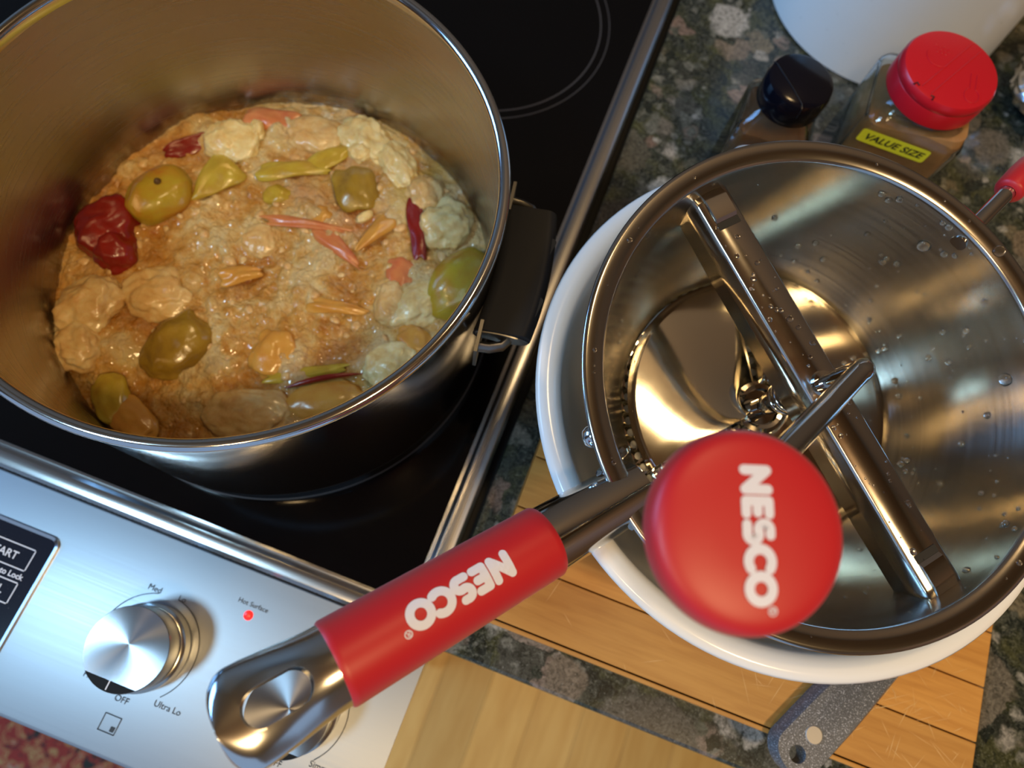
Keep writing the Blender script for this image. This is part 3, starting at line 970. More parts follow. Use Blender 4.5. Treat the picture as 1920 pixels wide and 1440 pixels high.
piece('apple_pulp', lump(.0180, .0110, .0085, .26, 1.3, 42.0, 5, rough=.055), 'pulp', .0330, .0940, -.001, -40, 'pale lump strip along the back right wall', cat='apple pulp')
piece('apple_pulp', lump(.0140, .0120, .0080, .26, 1.3, 43.0, 5, rough=.055), 'pulp_tan', .0560, .0820, -.001, -40, 'tan lump by the right wall above the white fluffy lump', cat='apple pulp')
piece('apple_pulp', lump(.0240, .0150, .0080, .22, 1.2, 44.0, 5, rough=.055), 'pulp_tan', .0220, -.0800, -.001, 15, 'broad smooth tan slice left of the red edged cup', cat='apple pulp')
# small crumbs of pulp pressed into the mash
cr = MB()
for i in range(150):
    a, r = rnd.uniform(0, 2 * pi), .116 * sqrt(rnd.random())
    x, y = r * cos(a), r * sin(a)
    q = rnd.uniform(.0008, .0030)
    l_ = lump(q * rnd.uniform(.8, 1.7), q, q * .6, .35, 1.4, i * 1.3, 2)
    rz = rnd.uniform(0, pi)
    zz = mash_h(x, y) - q * .15
    cr.add([(x + p[0] * cos(rz) - p[1] * sin(rz), y + p[0] * sin(rz) + p[1] * cos(rz), zz + p[2]) for p in l_.v], l_.f)
tag(obj('apple_crumbs', cr, 'crumb', smooth=70), 'small soft apple crumbs scattered through the mash', 'apple crumbs', kind='stuff')

# ------------------------------------------------------------------ cutting board
B = empty('cutting_board', (.3054, -.02, 0), 'scratched maple cutting board under the white bowl', 'cutting board')
ys = [-.1334, -.1304, -.0998, -.0720, -.043, -.012, .020, .052, .085]
for a, b in zip(ys[:-1], ys[1:]):
    o = obj('wood_strip', MB().box(-.1313, .1313, a + .02 + .00035, b + .02 - .00035, 0, .03), 'board', B, smooth=0, bev=.0005)
# knife scratches, thin shallow slivers in the wood
sc = MB()
for i in range(190):
    if i < 130:
        x, y = rnd.gauss(.075, .032), rnd.gauss(-.068, .022)
    else:
        x, y = rnd.uniform(-.12, .12), rnd.uniform(-.112, -.04)
    a = rnd.choice((rnd.gauss(2.05, .15), rnd.gauss(.55, .2), rnd.gauss(1.35, .2), rnd.gauss(-.6, .2)))
    l = rnd.uniform(.004, .022)
    w = rnd.uniform(.00008, .0002)
    d, p = Vector((cos(a), sin(a))), Vector((-sin(a), cos(a)))
    q = [Vector((x, y)) + d * l * s + p * w * t for s, t in ((-.5, 0), (0, -1), (.5, 0), (0, 1))]
    if all(abs(v.x) < .13 and -.1125 < v.y < .1 for v in q):
        sc.add([(v.x, v.y, .03006) for v in q], [(0, 1, 2, 3)])
o = obj('knife_marks', sc, 'scratch', B, smooth=0, recalc=False)
o['kind'] = 'stuff'

# ------------------------------------------------------------------ white bowl
BC = (.2695, .0015, .03)
bw = empty('mixing_bowl', BC, 'large white enamel bowl holding the food mill', 'bowl')
prof = [(0, .004), (.056, .004), (.058, 0), (.062, 0), (.063, .005), (.080, .022), (.098, .052), (.1075, .082), (.1095, .0925), (.1125, .0935), (.1152, .0955), (.1160, .0978), (.1150, .0995), (.1125, .1003), (.1090, .1000), (.1062, .0985), (.1047, .095), (.1030, .082), (.0935, .053), (.076, .026), (.055, .010), (0, .008)]
obj('bowl_shell', MB().lathe(prof, 128), 'white_glaze', bw, smooth=60)

# ------------------------------------------------------------------ grey utensil handle on the board
T = empty('kitchen_utensil', (.3435, -.1345, .03), 'grey speckled plastic utensil handle lying partly under the bowl', 'utensil')
tdir = Vector((.3660 - .3385, -.0960 + .1440, 0)).normalized()
Mt = Matrix.Translation((.3400, -.1425, .030)) @ Matrix.Rotation(atan2(tdir.y, tdir.x), 4, 'Z')
Ti = T.matrix_world.inverted() if False else Matrix.Translation((-.3435, .1345, -.03))
def tobj(name, mb, m, parent=T, **kw):
    mm = (Ti if parent is T else Matrix.Identity(4)) @ Mt if parent is T else Matrix.Identity(4)
    mb.v = [tuple(mm @ Vector(p)) for p in mb.v] if parent is T else mb.v
    return obj(name, mb, m, parent, **kw)
# outline of the handle: rounded butt, hole for hanging
hw = .0128
hole_c, hole_r = (.0065, 0), .0042
out = [(-.0005 + 0, 0)]
out = []
for i in range(25):
    a = pi / 2 + pi * i / 24
    out.append((hw * .82 * cos(a) + .008, hw * sin(a)))
out += [(x, -hw * (1 - .14 * max(0, x - .04) / .035)) for x in (.012, .016, .02, .026, .035, .05, .075)]
out += [(x, hw * (1 - .14 * max(0, x - .04) / .035)) for x in (.075, .05, .035, .026, .02, .016, .012)]
me_h = MB()
k = len(out)
def inner_ring(scale_z):
    return [(hole_c[0] + hole_r * cos(a), hole_c[1] + hole_r * sin(a)) for a in [atan2(p[1] - 0, p[0] - hole_c[0]) for p in out]]
ring = inner_ring(0)
mid = [(o_[0] + (r_[0] - o_[0]) * .16, o_[1] + (r_[1] - o_[1]) * .16) for o_, r_ in zip(out, ring)]
for z, pts in ((.0012, out), (.0085, out), (.0115, mid), (.0115, ring), (.0012, ring)):
    me_h.v += [(x, y, z) for x, y in pts]
for lvl in range(4):
    for i in range(k):
        j = (i + 1) % k
        me_h.f.append((lvl * k + i, lvl * k + j, (lvl + 1) * k + j, (lvl + 1) * k + i))
for i in range(k):
    j = (i + 1) % k
    me_h.f.append((4 * k + i, 4 * k + j, j, i))
tobj('handle', me_h, 'turner', smooth=35)
nk = MB()
nk.v += []
nk.tube([(.074, 0, .0065), (.082, 0, .0065), (.088, .0, .006)], [.0085, .006, .006], 14, sx=1.2)
tobj('neck', nk, 'turner')
bl = MB()
bl.prism(rrect(.016, .026, .004, 4, .094, 0), .002, .004)
tobj('blade', bl, 'black_plastic', bev=.0005)
md = MB().lathe([(0, .0119), (.0040, .0119), (.0043, .0116), (.0043, .010)], 28, (.0190, .0005, 0))
o = tobj('metal_disc', md, 'magnet')
o['label'] = 'round dull metal disc set in the grey handle'

# ------------------------------------------------------------------ spice jars, crock, foil
def jar(name, x, y, w, h_body, h_sh, neck_r, cap_r, cap_h, cap_mat, powm, label, plabel, plate_z, tilt):
    J = empty(name, (x, y, 0), label, 'spice jar')
    def shell(ins, inner):
        rows = []
        r = w * .16
        z0 = 0 if not inner else .004
        base = [(w - .004, z0), (w, z0 + .002), (w, h_body), (w * .97, h_body + (h_sh - h_body) * .25)]
        mb = MB()
        npts = 4 * 7
        for ww, z in base:
            ww -= 2 * ins
            mb.v += [(px, py, z) for px, py in rrect(ww, ww, max(.002, r - ins), 6)]
        nr = neck_r - ins
        for f, z in ((.5, h_body + (h_sh - h_body) * .7), (.12, h_sh), (0, h_sh + .003), (0, h_sh + .012)):
            ww = w * .95 - 2 * ins
            ro = rrect(ww, ww, max(.002, r - ins), 6)
            for px, py in ro:
                a = atan2(py, px)
                cx_, cy_ = nr * cos(a), nr * sin(a)
                mb.v.append((cx_ + (px - cx_) * f, cy_ + (py - cy_) * f, z))
        rowsn = 8
        for j in range(rowsn - 1):
            for i in range(npts):
                i2 = (i + 1) % npts
                mb.f.append((j * npts + i, j * npts + i2, (j + 1) * npts + i2, (j + 1) * npts + i))
        mb.f.append(tuple(reversed(range(npts))))
        return mb, npts
    a, n_ = shell(0, False)
    b, _ = shell(.0016, True)
    # join: outer surface plus inner surface turned inside
    k = len(a.v)
    g = MB()
    g.v = a.v + b.v
    g.f = list(a.f) + [tuple(reversed([i + k for i in f])) for f in b.f]
    top_o, top_i = 7 * n_, k + 7 * n_
    for i in range(n_):
        j = (i + 1) % n_
        g.f.append((top_o + i, top_o + j, top_i + j, top_i + i))
    me = bpy.data.meshes.new('jar_glass')
    me.from_pydata(g.v, [], g.f)
    me.shade_smooth()
    me.set_sharp_from_angle(angle=radians(50))
    me.materials.append(MAT['glass'])
    o = bpy.data.objects.new('jar_glass', me)
    COL.objects.link(o)
    o.parent = J
    # powder
    pw = MB()
    ww = w - .0044
    levels = [(.0052, ww), (.0065, ww), (h_body - .004, ww), (h_body + .002, ww * .96)]
    for z, q in levels:
        pw.v += [(px, py, z + (tilt * (px + .4 * -py) / w if z > .02 else 0)) for px, py in rrect(q, q, w * .13, 6)]
    nn = 28
    for j in range(3):
        for i in range(nn):
            i2 = (i + 1) % nn
            pw.f.append((j * nn + i, j * nn + i2, (j + 1) * nn + i2, (j + 1) * nn + i))
    pw.f.append(tuple(reversed(range(nn))))
    pw.f.append(tuple(range(3 * nn, 4 * nn)))
    po = obj(plabel[0], pw, powm)
    po.location = (x, y, 0)
    tag(po, plabel[1], 'ground spice', kind='stuff')
    return J

# small jar with black cap
JX, JY = .2377, .1966
J1 = jar('spice_jar', JX, JY, .045, .066, .081, .0172, .0205, .022, 'black_cap', 'nutmeg',
         'small glass spice jar with a glossy black cap', ('ground_spice', 'dark brown ground spice inside the black capped jar'), .05, .004)
capz = .0815
m = MB().lathe([(.0184, capz), (.0192, capz + .001), (.0194, capz + .0135), (.0184, capz + .0172), (.0158, capz + .0185), (0, capz + .0188)], 64)
c1 = obj('cap', m, 'black_cap', J1)
sm = MB().tube([(-.0180, .0061, capz + .0173), (-.0160, .0042, capz + .0186), (-.004, -.0085, capz + .0189), (.0037, -.0166, capz + .0184), (.0048, -.0184, capz + .0168), (.0050, -.0190, capz + .010)], .0003, 6)
obj('flap_seam', sm, 'black_plastic', c1)
lb = MB()
for i in range(21):
    a = 2 * pi * i / 20
    lb.v.append((-.004 + .0125 * cos(a), -.0237, .056 + .009 * sin(a)))
lb.f.append(tuple(range(20)))
obj('round_label', lb, 'print_black', J1, smooth=0)
lr = MB().tube([(-.004 + .0125 * cos(2 * pi * i / 40), -.0238, .056 + .009 * sin(2 * pi * i / 40)) for i in range(41)], .0004, 6, caps=False)
obj('label_edge', lr, 'print_white', J1)

# big jar with red cap
KX, KY = .3126, .2290
J2 = jar('spice_jar', KX, KY, .060, .081, .0905, .0262, .0283, .028, 'red_cap', 'cinnamon',
         'large glass spice jar with a red two flap cap', ('ground_spice', 'tan ground spice inside the red capped jar'), .07, .012)
cz = .0925
cap = MB().lathe([(.0268, cz), (.0278, cz + .001), (.0278, cz + .0105), (.0274, cz + .0113), (.0276, cz + .0116), (.0276, cz + .0152), (.0264, cz + .0172), (.0242, cz + .0176), (0, cz + .0176)], 96)
c2 = obj('cap', cap, 'red_cap', J2)
ct_ = cz + .0176
# hinge bar across the cap, two flaps either side
ad = radians(62)
ux, uy = Vector((cos(ad), sin(ad), 0)), Vector((-sin(ad), cos(ad), 0))
def capline(pts, r=.00035):
    return MB().tube([tuple(ux * a + uy * b + Vector((0, 0, ct_ + .0001))) for a, b in pts], r, 6)
for off in (-.0032, .0032):
    obj('hinge_line', capline([(-.0235, off), (.0235, off)]), 'red_cap', c2)
# thumb notch at the front
for off in (-.0055, .0065):
    obj('flap_notch', capline([(-.0245, off * .7), (-.0238, off), (-.0262, off * 1.1)], .0005), mat('cap_gap_red', (.10, .004, .006), .5), c2)
# raised pictograms: spoon right of the bar, shaker left of it
sp = []
hx, hy = .0125, -.0118
def flat(x, y):
    return (x, y, ct_ + .00015)
spoon = [(.0110, .0015), (.0118, -.0095)] + [(.0134 + .0042 * cos(a), -.0138 + .0050 * sin(a)) for a in [radians(118 + (422 - 118) * i / 18) for i in range(19)]] + [(.0148, -.0095), (.0144, .0015)]
Rm = Matrix.Rotation(radians(-2), 2)
obj('embossed_spoon', MB().tube([flat(*p) for p in spoon], .00028, 6), 'red_cap', c2)
shk = arc2d(-.0080, .0055, .0075, 170, 310, 18)
obj('embossed_shaker', MB().tube([flat(*p) for p in shk], .0003, 6), 'red_cap', c2)
dt = MB()
for i in range(11):
    px, py = -.0115 + (i % 4) * .0024 + (i // 4) * .0008, .0125 - (i // 4) * .0024
    dt.lathe([(0, .0006), (.0005, .0004), (.0006, 0)], 8, (px, py, ct_))
obj('embossed_dots', dt, 'red_cap', c2)
# yellow label on the front face, just under the shoulder
lab = MB()
lw, lh = .0415, .0105
lp = rrect(lw, lh, .0018, 5)
lab.add([(p[0] - .0070, -.0304, p[1] + .0755) for p in lp], [tuple(range(len(lp)))])
lo = obj('value_label', lab, 'yellow_label', J2, smooth=0)
t = text_mb('VALUE SIZE', .0068, shear=.25, bold=.00018, spacing=1.02)
obj('lettering', place(t, (-.0070, -.03055, .0753), (1, 0, 0), (0, 0, 1)), 'print_black', lo, smooth=0, recalc=False)

# crock
ck = empty('utensil_crock', (.303, .405, 0), 'white stoneware crock standing behind the spice jars', 'crock')
obj('crock_body', MB().lathe([(0, .0), (.088, .0), (.0905, .002), (.0905, .010), (.0880, .05), (.0850, .15), (.0865, .156), (.0855, .160), (.080, .160), (.0790, .15), (.082, .02), (0, .012)], 96), 'crock', ck, smooth=50)
# foil
fo = lump(.042, .042, .030, .10, 2.2, 55, 5)
fo.v = [(p[0] * (1 + .05 * noise.noise(Vector(p) * 260)), p[1] * (1 + .05 * noise.noise(Vector(p) * 260 + Vector((9, 0, 0)))), (p[2] * (1 + .06 * noise.noise(Vector(p) * 230))) + .030) for p in fo.v]
f_ = obj('foil_parcel', fo, 'foil', smooth=12)
f_.location = (.442, .352, 0)
tag(f_, 'crumpled aluminium foil parcel at the right edge of the worktop', 'foil parcel')

# ------------------------------------------------------------------ food mill
u = Vector((0.9959299, 0.00598947, -0.08993194))
v_ = Vector((0, 0.99778957, 0.06645279))
n_ = Vector((0.09013117, -0.06618232, 0.99372847))
MC = Vector((.2723, .0022, .154))
MM = Matrix((u, v_, n_)).transposed().to_4x4()
MM.translation = MC
MI = MM.inverted()
FM = empty('food_mill', (0, 0, 0), 'stainless steel food mill with red handle and red crank knob in the bowl', 'food mill', mtx=MM)
wall = [(.0955, -.0035), (.0948, -.0060), (.0925, -.020), (.0895, -.036), (.0850, -.050), (.0775, -.0625), (.0705, -.0700), (.0680, -.0728), (.0672, -.0745), (.0672, -.0790)]
obj('hopper', MB().lathe(wall + [(.0682, -.0792), (.0682, -.0748), (.0690, -.0733), (.0713, -.0710), (.0785, -.0634), (.0860, -.0508), (.0905, -.0363), (.0935, -.020), (.0960, -.0062)], 144), 'mill', FM, smooth=60)
obj('rim_lip', MB().lathe([(.0955, -.0036), (.0957, -.0024), (.0968, -.0013), (.1000, -.0006), (.1030, -.0001), (.1044, -.0003), (.1050, -.0010), (.1048, -.0020), (.1040, -.0024), (.1000, -.0022), (.0965, -.0034), (.0958, -.0062)], 160), 'mill_lip', FM, smooth=60)
# perforated grinding disc: rings of cells with round holes
pd = MB()
def cell(r0, r1, a0, a1, hr):
    rc, ac = (r0 + r1) / 2, (a0 + a1) / 2
    nn = 12
    outer, inner = [], []
    for i in range(nn):
        t = 2 * pi * i / nn + pi / nn
        dx, dy = cos(t), sin(t)
        s = 1 / max(abs(dx), abs(dy))
        rr = rc + (r1 - r0) / 2 * dx * s
        aa = ac + (a1 - a0) / 2 * dy * s
        outer.append((rr, aa))
        inner.append((rc + hr * dx, ac + hr * dy / rc))
    def P3(q, dz=0):
        return (q[0] * cos(q[1]), q[0] * sin(q[1]), -.0770 - .004 * (1 - (q[0] / .067) ** 2) + dz)
    vs = [P3(q) for q in outer] + [P3(q, .0004) for q in inner] + [P3(q, -.0016) for q in inner]
    fs = [(i, (i + 1) % nn, nn + (i + 1) % nn, nn + i) for i in range(nn)] + [(nn + i, nn + (i + 1) % nn, 2 * nn + (i + 1) % nn, 2 * nn + i) for i in range(nn)]
    pd.add(vs, fs)
rr = .0665
while rr > .012:
    r0 = rr - .0060
    cnt = max(8, int(2 * pi * rr / .0062))
    for i in range(cnt):
        cell(r0, rr, 2 * pi * i / cnt, 2 * pi * (i + 1) / cnt, .0019)
    rr = r0
gd = obj('grinding_disc', pd, 'blade', FM, recalc=False, smooth=0)
# pushing blade: two pitched wings
def wing(a0, a1, z0, z1, rmax=.0668):
    m = MB()
    na, nr = 26, 14
    for j in range(na + 1):
        t = j / na
        a = a0 + (a1 - a0) * t
        for i in range(nr + 1):
            r = .0105 + (rmax - .0105) * i / nr
            z = z0 + (z1 - z0) * (t ** 1.5) + .0045 * (1 - (r / rmax) ** 2)
            m.v.append((r * cos(a), r * sin(a), z))
    for j in range(na):
        for i in range(nr):
            k = j * (nr + 1) + i
            m.f.append((k, k + 1, k + nr + 2, k + nr + 1))
    # turned-down flange on the raised edge
    k0 = na * (nr + 1)
    base = len(m.v)
    for i in range(nr + 1):
        x, y, z = m.v[k0 + i]
        m.v.append((x - .0015 * sin(a1), y + .0015 * cos(a1), z - .0050))
    for i in range(nr):
        m.f.append((k0 + i, k0 + i + 1, base + i + 1, base + i))
    return m
bd = obj('pusher_blade', wing(radians(118), radians(229), -.0728, -.0625), 'blade', FM, smooth=45)
s_ = bd.modifiers.new('solid', 'SOLIDIFY'); s_.thickness = .0008
b2 = obj('pusher_blade', wing(radians(-70), radians(112), -.0728, -.0600), 'blade', FM, smooth=45)
s_ = b2.modifiers.new('solid', 'SOLIDIFY'); s_.thickness = .0008
obj('hub', MB().lathe([(.0125, -.0685), (.0128, -.0655), (.0110, -.0640), (.0092, -.0645), (.0085, -.0665), (.0045, -.0668), (.0045, -.060)], 40), 'chrome', FM)
# spring and shaft
obj('crank_shaft', MB().tube([(0, 0, -.084), (0, 0, -.055), (0, 0, -.02), (0, 0, .004)], .0034, 18), 'chrome', FM)
obj('collar_nut', MB().lathe([(.0034, -.058), (.0052, -.0575), (.0056, -.0545), (.0050, -.0515), (.0034, -.051)], 20), 'chrome', FM)
sp = []
for i in range(0, 24 * 4 + 1):
    t = i / 24
    r = .0068 + .0012 * min(t, 3) / 3
    sp.append((r * cos(2 * pi * t), r * sin(2 * pi * t), -.046 + .0056 * t))
obj('spring', MB().tube(sp, .0012, 10), 'chrome', FM)
# cross strap: channel section, hooked clips at both ends
SA = radians(139.3)
sx_, sy_ = Vector((cos(SA), sin(SA), 0)), Vector((-sin(SA), cos(SA), 0))   # sx_ along, sy_ across (to the left in the picture)
st = MB()
zt = -.0110
sec = [(-.0088, zt - .0030), (-.0086, zt - .0006), (-.0078, zt), (.0074, zt), (.0084, zt - .0008), (.0092, zt - .0028), (.0098, zt - .0190)]
ends = [-.0955, -.090, -.060, -.02, .02, .060, .090, .0955]
for t in ends:
    f = .62 if abs(t) > .094 else (.92 if abs(t) > .085 else 1)
    for i, (w, z) in enumerate(sec):
        zz = z if i < 6 else (zt - .0028) + (z - (zt - .0028)) * f
        q = sx_ * t + sy_ * w
        st.v.append((q.x, q.y, zz))
ns = len(sec)
for j in range(len(ends) - 1):
    for i in range(ns - 1):
        st.f.append((j * ns + i, j * ns + i + 1, (j + 1) * ns + i + 1, (j + 1) * ns + i))
strap = obj('cross_strap', st, 'strap', FM, smooth=50)
s_ = strap.modifiers.new('solid', 'SOLIDIFY'); s_.thickness = .0011
for sgn in (-1, 1):
    cl = MB()
    pr = [(.0800, zt + .0002), (.0815, zt + .0016), (.0900, zt + .0018), (.0940, zt + .0006), (.0956, zt - .0030), (.0957, zt - .0080)]
    for (t, z) in pr:
        for w in (-.0058, .0048):
            q = sx_ * t * sgn + sy_ * w
            cl.v.append((q.x, q.y, z))
    for (t, z) in pr:
        for w in (-.0058, .0048):
            q = sx_ * t * sgn + sy_ * w
            cl.v.append((q.x, q.y, z - .0012))
    for j in range(5):
        cl.f.append((2 * j, 2 * j + 1, 2 * j + 3, 2 * j + 2))
        cl.f.append((12 + 2 * j, 14 + 2 * j, 15 + 2 * j, 13 + 2 * j))
        cl.f.append((2 * j, 2 * j + 2, 14 + 2 * j, 12 + 2 * j))
        cl.f.append((2 * j + 1, 13 + 2 * j, 15 + 2 * j, 2 * j + 3))
    cl.f += [(0, 12, 13, 1), (10, 11, 23, 22)]
    co = obj('end_clip', cl, 'strap', FM, smooth=30)
    sl = MB()
    q = sx_ * (.0783 * sgn)
    sl.prism([(q.x + (sx_ * a + sy_ * b).x, q.y + (sx_ * a + sy_ * b).y) for a, b in ((-.0016, -.006), (.0016, -.006), (.0016, .0050), (-.0016, .0050))], zt + .0001, zt + .0003)
    obj('clip_slot', sl, 'dark_hole', strap, smooth=0)
obj('shaft_bushing', MB().lathe([(.0034, zt + .0022), (.0052, zt + .002), (.0056, zt)], 24), 'chrome', FM)
# crank arm: bends over and runs out to the knob
K = CPOS + (Vector((.21574081, -.09554215, .25652363)) - CPOS) * (.0245 / .0225)
Kl = MI @ K
bend = Vector((0, 0, .0160))
endp = Kl + Vector((0, 0, -.0215))
arm = [Vector((0, 0, .000)), Vector((0, 0, .008)), Vector((0, 0, .0125))]
dirv = (endp - bend).normalized()
for i in range(9):
    t = i / 8
    a = Vector((0, 0, .0125))
    b = bend + Vector((0, 0, .003)) - dirv * .002
    c = bend + dirv * .0075
    arm.append(a * (1 - t) ** 2 + b * 2 * t * (1 - t) + c * t * t)
arm += [bend.lerp(endp, .3), bend.lerp(endp, .6), endp - dirv * .006]
e1 = endp + Vector((0, 0, .010))
for i in range(5):
    t = (i + 1) / 5
    arm.append((endp - dirv * .006) * (1 - t) ** 2 + endp * 2 * t * (1 - t) + e1 * t * t)
obj('crank_arm', MB().tube(arm, [.0038] * 3 + [.0041] * 9 + [.0044] * (len(arm) - 12), 20), 'chrome', FM)
kp = [(.0, -.0200), (.0095, -.0200), (.0110, -.0190), (.0130, -.0150), (.0180, -.0110), (.0222, -.0075), (.0244, -.0035), (.0248, -.0005), (.0240, .0030), (.0220, .0046), (.0180, .0054), (.0120, .0059), (.0060, .0060), (0, .0060)]
# smooth the knob profile
def smooth_prof(p, n=3):
    for _ in range(n):
        q = [p[0]]
        for a, b in zip(p[:-1], p[1:]):
            q += [(a[0] * .75 + b[0] * .25, a[1] * .75 + b[1] * .25), (a[0] * .25 + b[0] * .75, a[1] * .25 + b[1] * .75)]
        q.append(p[-1])
        p = q
    return p
kn = obj('crank_knob', MB().lathe(smooth_prof(kp, 2), 96, Kl), 'red_grip', FM, smooth=80)
kn['label'] = 'round red crank knob with white lettering'
lg, lw = logo(.0081)
kdir_w = (down * 1.0 - right * .055)
kd = (MI.to_3x3() @ kdir_w)
kd.z = 0
kd.normalize()
kup = Vector((-kd.y, kd.x, 0))
oc = Vector((Kl.x, Kl.y, 0)) + (MI.to_3x3() @ right).normalized() * .0006 + (MI.to_3x3() @ down).normalized() * .0010
vs = []
prof_s = sorted((r, z) for r, z in smooth_prof(kp, 2) if z > 0)
def knob_z(r):
    for (r0, z0), (r1, z1) in zip(prof_s[:-1], prof_s[1:]):
        if r0 <= r <= r1:
            return z0 + (z1 - z0) * (r - r0) / max(1e-9, r1 - r0)
    return prof_s[-1][1]
for p in lg.v:
    q = oc + kd * p[0] + kup * p[1]
    r = hypot(q.x - Kl.x, q.y - Kl.y)
    vs.append((q.x, q.y, Kl.z + knob_z(r) + .00018 + p[2]))
lg.v = vs
obj('lettering', lg, 'logo', kn, smooth=0, recalc=False)

# main handle: steel tube with red grip
def rayp(px, py, D):
    d = right * ((px - 960) / 1330.5) + down * ((py - 720) / 1330.5) + fwd
    return CPOS + d * D
HA = Vector((.1852, -.0988, .1523))
HB = Vector((.1335, -.1620, .1718))
hd = (HB - HA).normalized()
hl = (HB - HA).length
h_up = (Vector((0, 0, 1)) - hd * hd.z).normalized()
h_sd = hd.cross(h_up)
def hpt(t, a=None, r=0):
    p = HA + (HB - HA) * t
    if a is not None:
        p = p + (h_sd * sin(a) + h_up * cos(a)) * r
    return MI @ p
def hr(t):
    return .0124 + .0011 * max(0, min(1.4, t))
def sleeve(t0, t1, grow, nseg=24, ring=48, endround=0):
    m = MB()
    ts = [t0 + (t1 - t0) * i / nseg for i in range(nseg + 1)]
    for t in ts:
        r = hr(t) + grow
        for k in range(ring):
            m.v.append(tuple(hpt(t, 2 * pi * k / ring, r)))
    for i in range(nseg):
        for k in range(ring):
            k2 = (k + 1) % ring
            m.f.append((i * ring + k, i * ring + k2, (i + 1) * ring + k2, (i + 1) * ring + k))
    return m
# grip
g = MB()
tt = [.02, .03] + [.05 + .92 * i / 20 for i in range(21)] + [.988, 1.0]
gr = []
for t in tt:
    gr.append(hr(t) + (.0010 if .025 < t < .995 else .0005))
ring = 56
for t, r in zip([.02] + tt + [1.0], [hr(0) - .0002] + gr + [hr(1) - .0002]):
    for k in range(ring):
        g.v.append(tuple(hpt(t, 2 * pi * k / ring, r)))
for i in range(len(tt) + 1):
    for k in range(ring):
        k2 = (k + 1) % ring
        g.f.append((i * ring + k, i * ring + k2, (i + 1) * ring + k2, (i + 1) * ring + k))
grip = obj('red_grip', g, 'red_grip', FM, smooth=50)
grip['label'] = 'red silicone grip with white lettering'
# inner steel tube up to the hopper
obj('handle_tube', MB().tube([hpt(-.50), hpt(-.30), hpt(0), hpt(.5), hpt(.98)], [hr(0) - .0012, hr(0) - .0004, hr(0), hr(.5), hr(.98)], 40), 'chrome', FM, smooth=50)
# bracket that takes the tube to the hopper wall
br = MB()
c0 = hpt(-.42)
for s in (-1, 1):
    br.tube([hpt(-.35, s * 1.2, hr(0) - .001), hpt(-.52, s * 1.5, hr(0) + .002), hpt(-.60, s * 1.9, hr(0) + .004)], .0022, 8)
obj('handle_bracket', br, 'chrome', FM)
# flattened hollow tube end with a hanging slot
TE = 1.43
m = MB()
ring = 72
ts = [.97, 1.05, 1.12, 1.2, 1.28, 1.33] + [1.33 + (TE - 1.33) * sin(pi / 2 * i / 14) for i in range(1, 15)]
def end_ring(t, grow):
    f = max(0, min(1, (t - 1.02) / .3))
    f = f * f * (3 - 2 * f)
    w = (hr(t) + grow) * (1 + .13 * f)
    hgt = (hr(t) + grow) * (1 - .45 * f)
    if t > 1.33:
        q = (t - 1.33) / (TE - 1.33)
        e = 1 - .62 * (1 - sqrt(max(0, 1 - min(1, q) ** 2)))
        w *= e
    out = []
    c = HA + (HB - HA) * t
    for k in range(ring):
        a = 2 * pi * k / ring
        out.append(MI @ (c + h_sd * sin(a) * w + h_up * cos(a) * hgt))
    return out
for grow, rev in ((0, False), (-.0010, True)):
    base = len(m.v)
    for t in ts:
        m.v += [tuple(p) for p in end_ring(t, grow)]
    for i in range(len(ts) - 1):
        for k in range(ring):
            k2 = (k + 1) % ring
            f = (base + i * ring + k, base + i * ring + k2, base + (i + 1) * ring + k2, base + (i + 1) * ring + k)
            m.f.append(tuple(reversed(f)) if rev else f)
nb = len(ts) * ring
for lvl in (0, (len(ts) - 1) * ring):
    for k in range(ring):
        k2 = (k + 1) % ring
        f = (lvl + k, lvl + k2, nb + lvl + k2, nb + lvl + k)
        m.f.append(f if lvl else tuple(reversed(f)))
te = obj('handle_end', m, 'tube', FM, smooth=55)
# the slot is cut straight through both walls
cut = MB()
cc = HA + (HB - HA) * 1.215
for z in (-.04, .04):
    for i in range(32):
        a = 2 * pi * i / 32
        ca, sa = cos(a), sin(a)
        q = cc + hd * ((.0048 if ca > 0 else -.0048) + .0058 * ca) + h_sd * (.0058 * sa) + h_up * z
        cut.v.append(tuple(MI @ q))
cut.f = [tuple(reversed(range(32))), tuple(range(32, 64))] + [(i, (i + 1) % 32, 32 + (i + 1) % 32, 32 + i) for i in range(32)]
cu = obj('cutter', cut, 'chrome', FM, smooth=0)
bo = te.modifiers.new('slot', 'BOOLEAN')
bo.operation = 'DIFFERENCE'
bo.solver = 'EXACT'
bo.object = cu
bpy.context.view_layer.update()
dg = bpy.context.evaluated_depsgraph_get()
nm = bpy.data.meshes.new_from_object(te.evaluated_get(dg))
te.modifiers.clear()
te.data = nm
nm.set_sharp_from_angle(angle=radians(55))
bpy.data.objects.remove(cu)
# lettering wrapped on the grip: reads outwards, upside down in the picture
lg, lw = logo(.0098)
vs = []
T0, A0 = .49, radians(0)
cam_l = (MI @ CPOS)
mid_p = HA + (HB - HA) * T0
to_cam = (CPOS - mid_p)
A0 = atan2(to_cam.dot(h_sd), to_cam.dot(h_up))
for p in lg.v:
    t = T0 + p[0] / hl
    r = hr(t) + .00115 + p[2]
    a = A0 - p[1] / r
    vs.append(tuple(hpt(t, a, r)))
lg.v = vs
obj('lettering', lg, 'logo', grip, smooth=0, recalc=False)
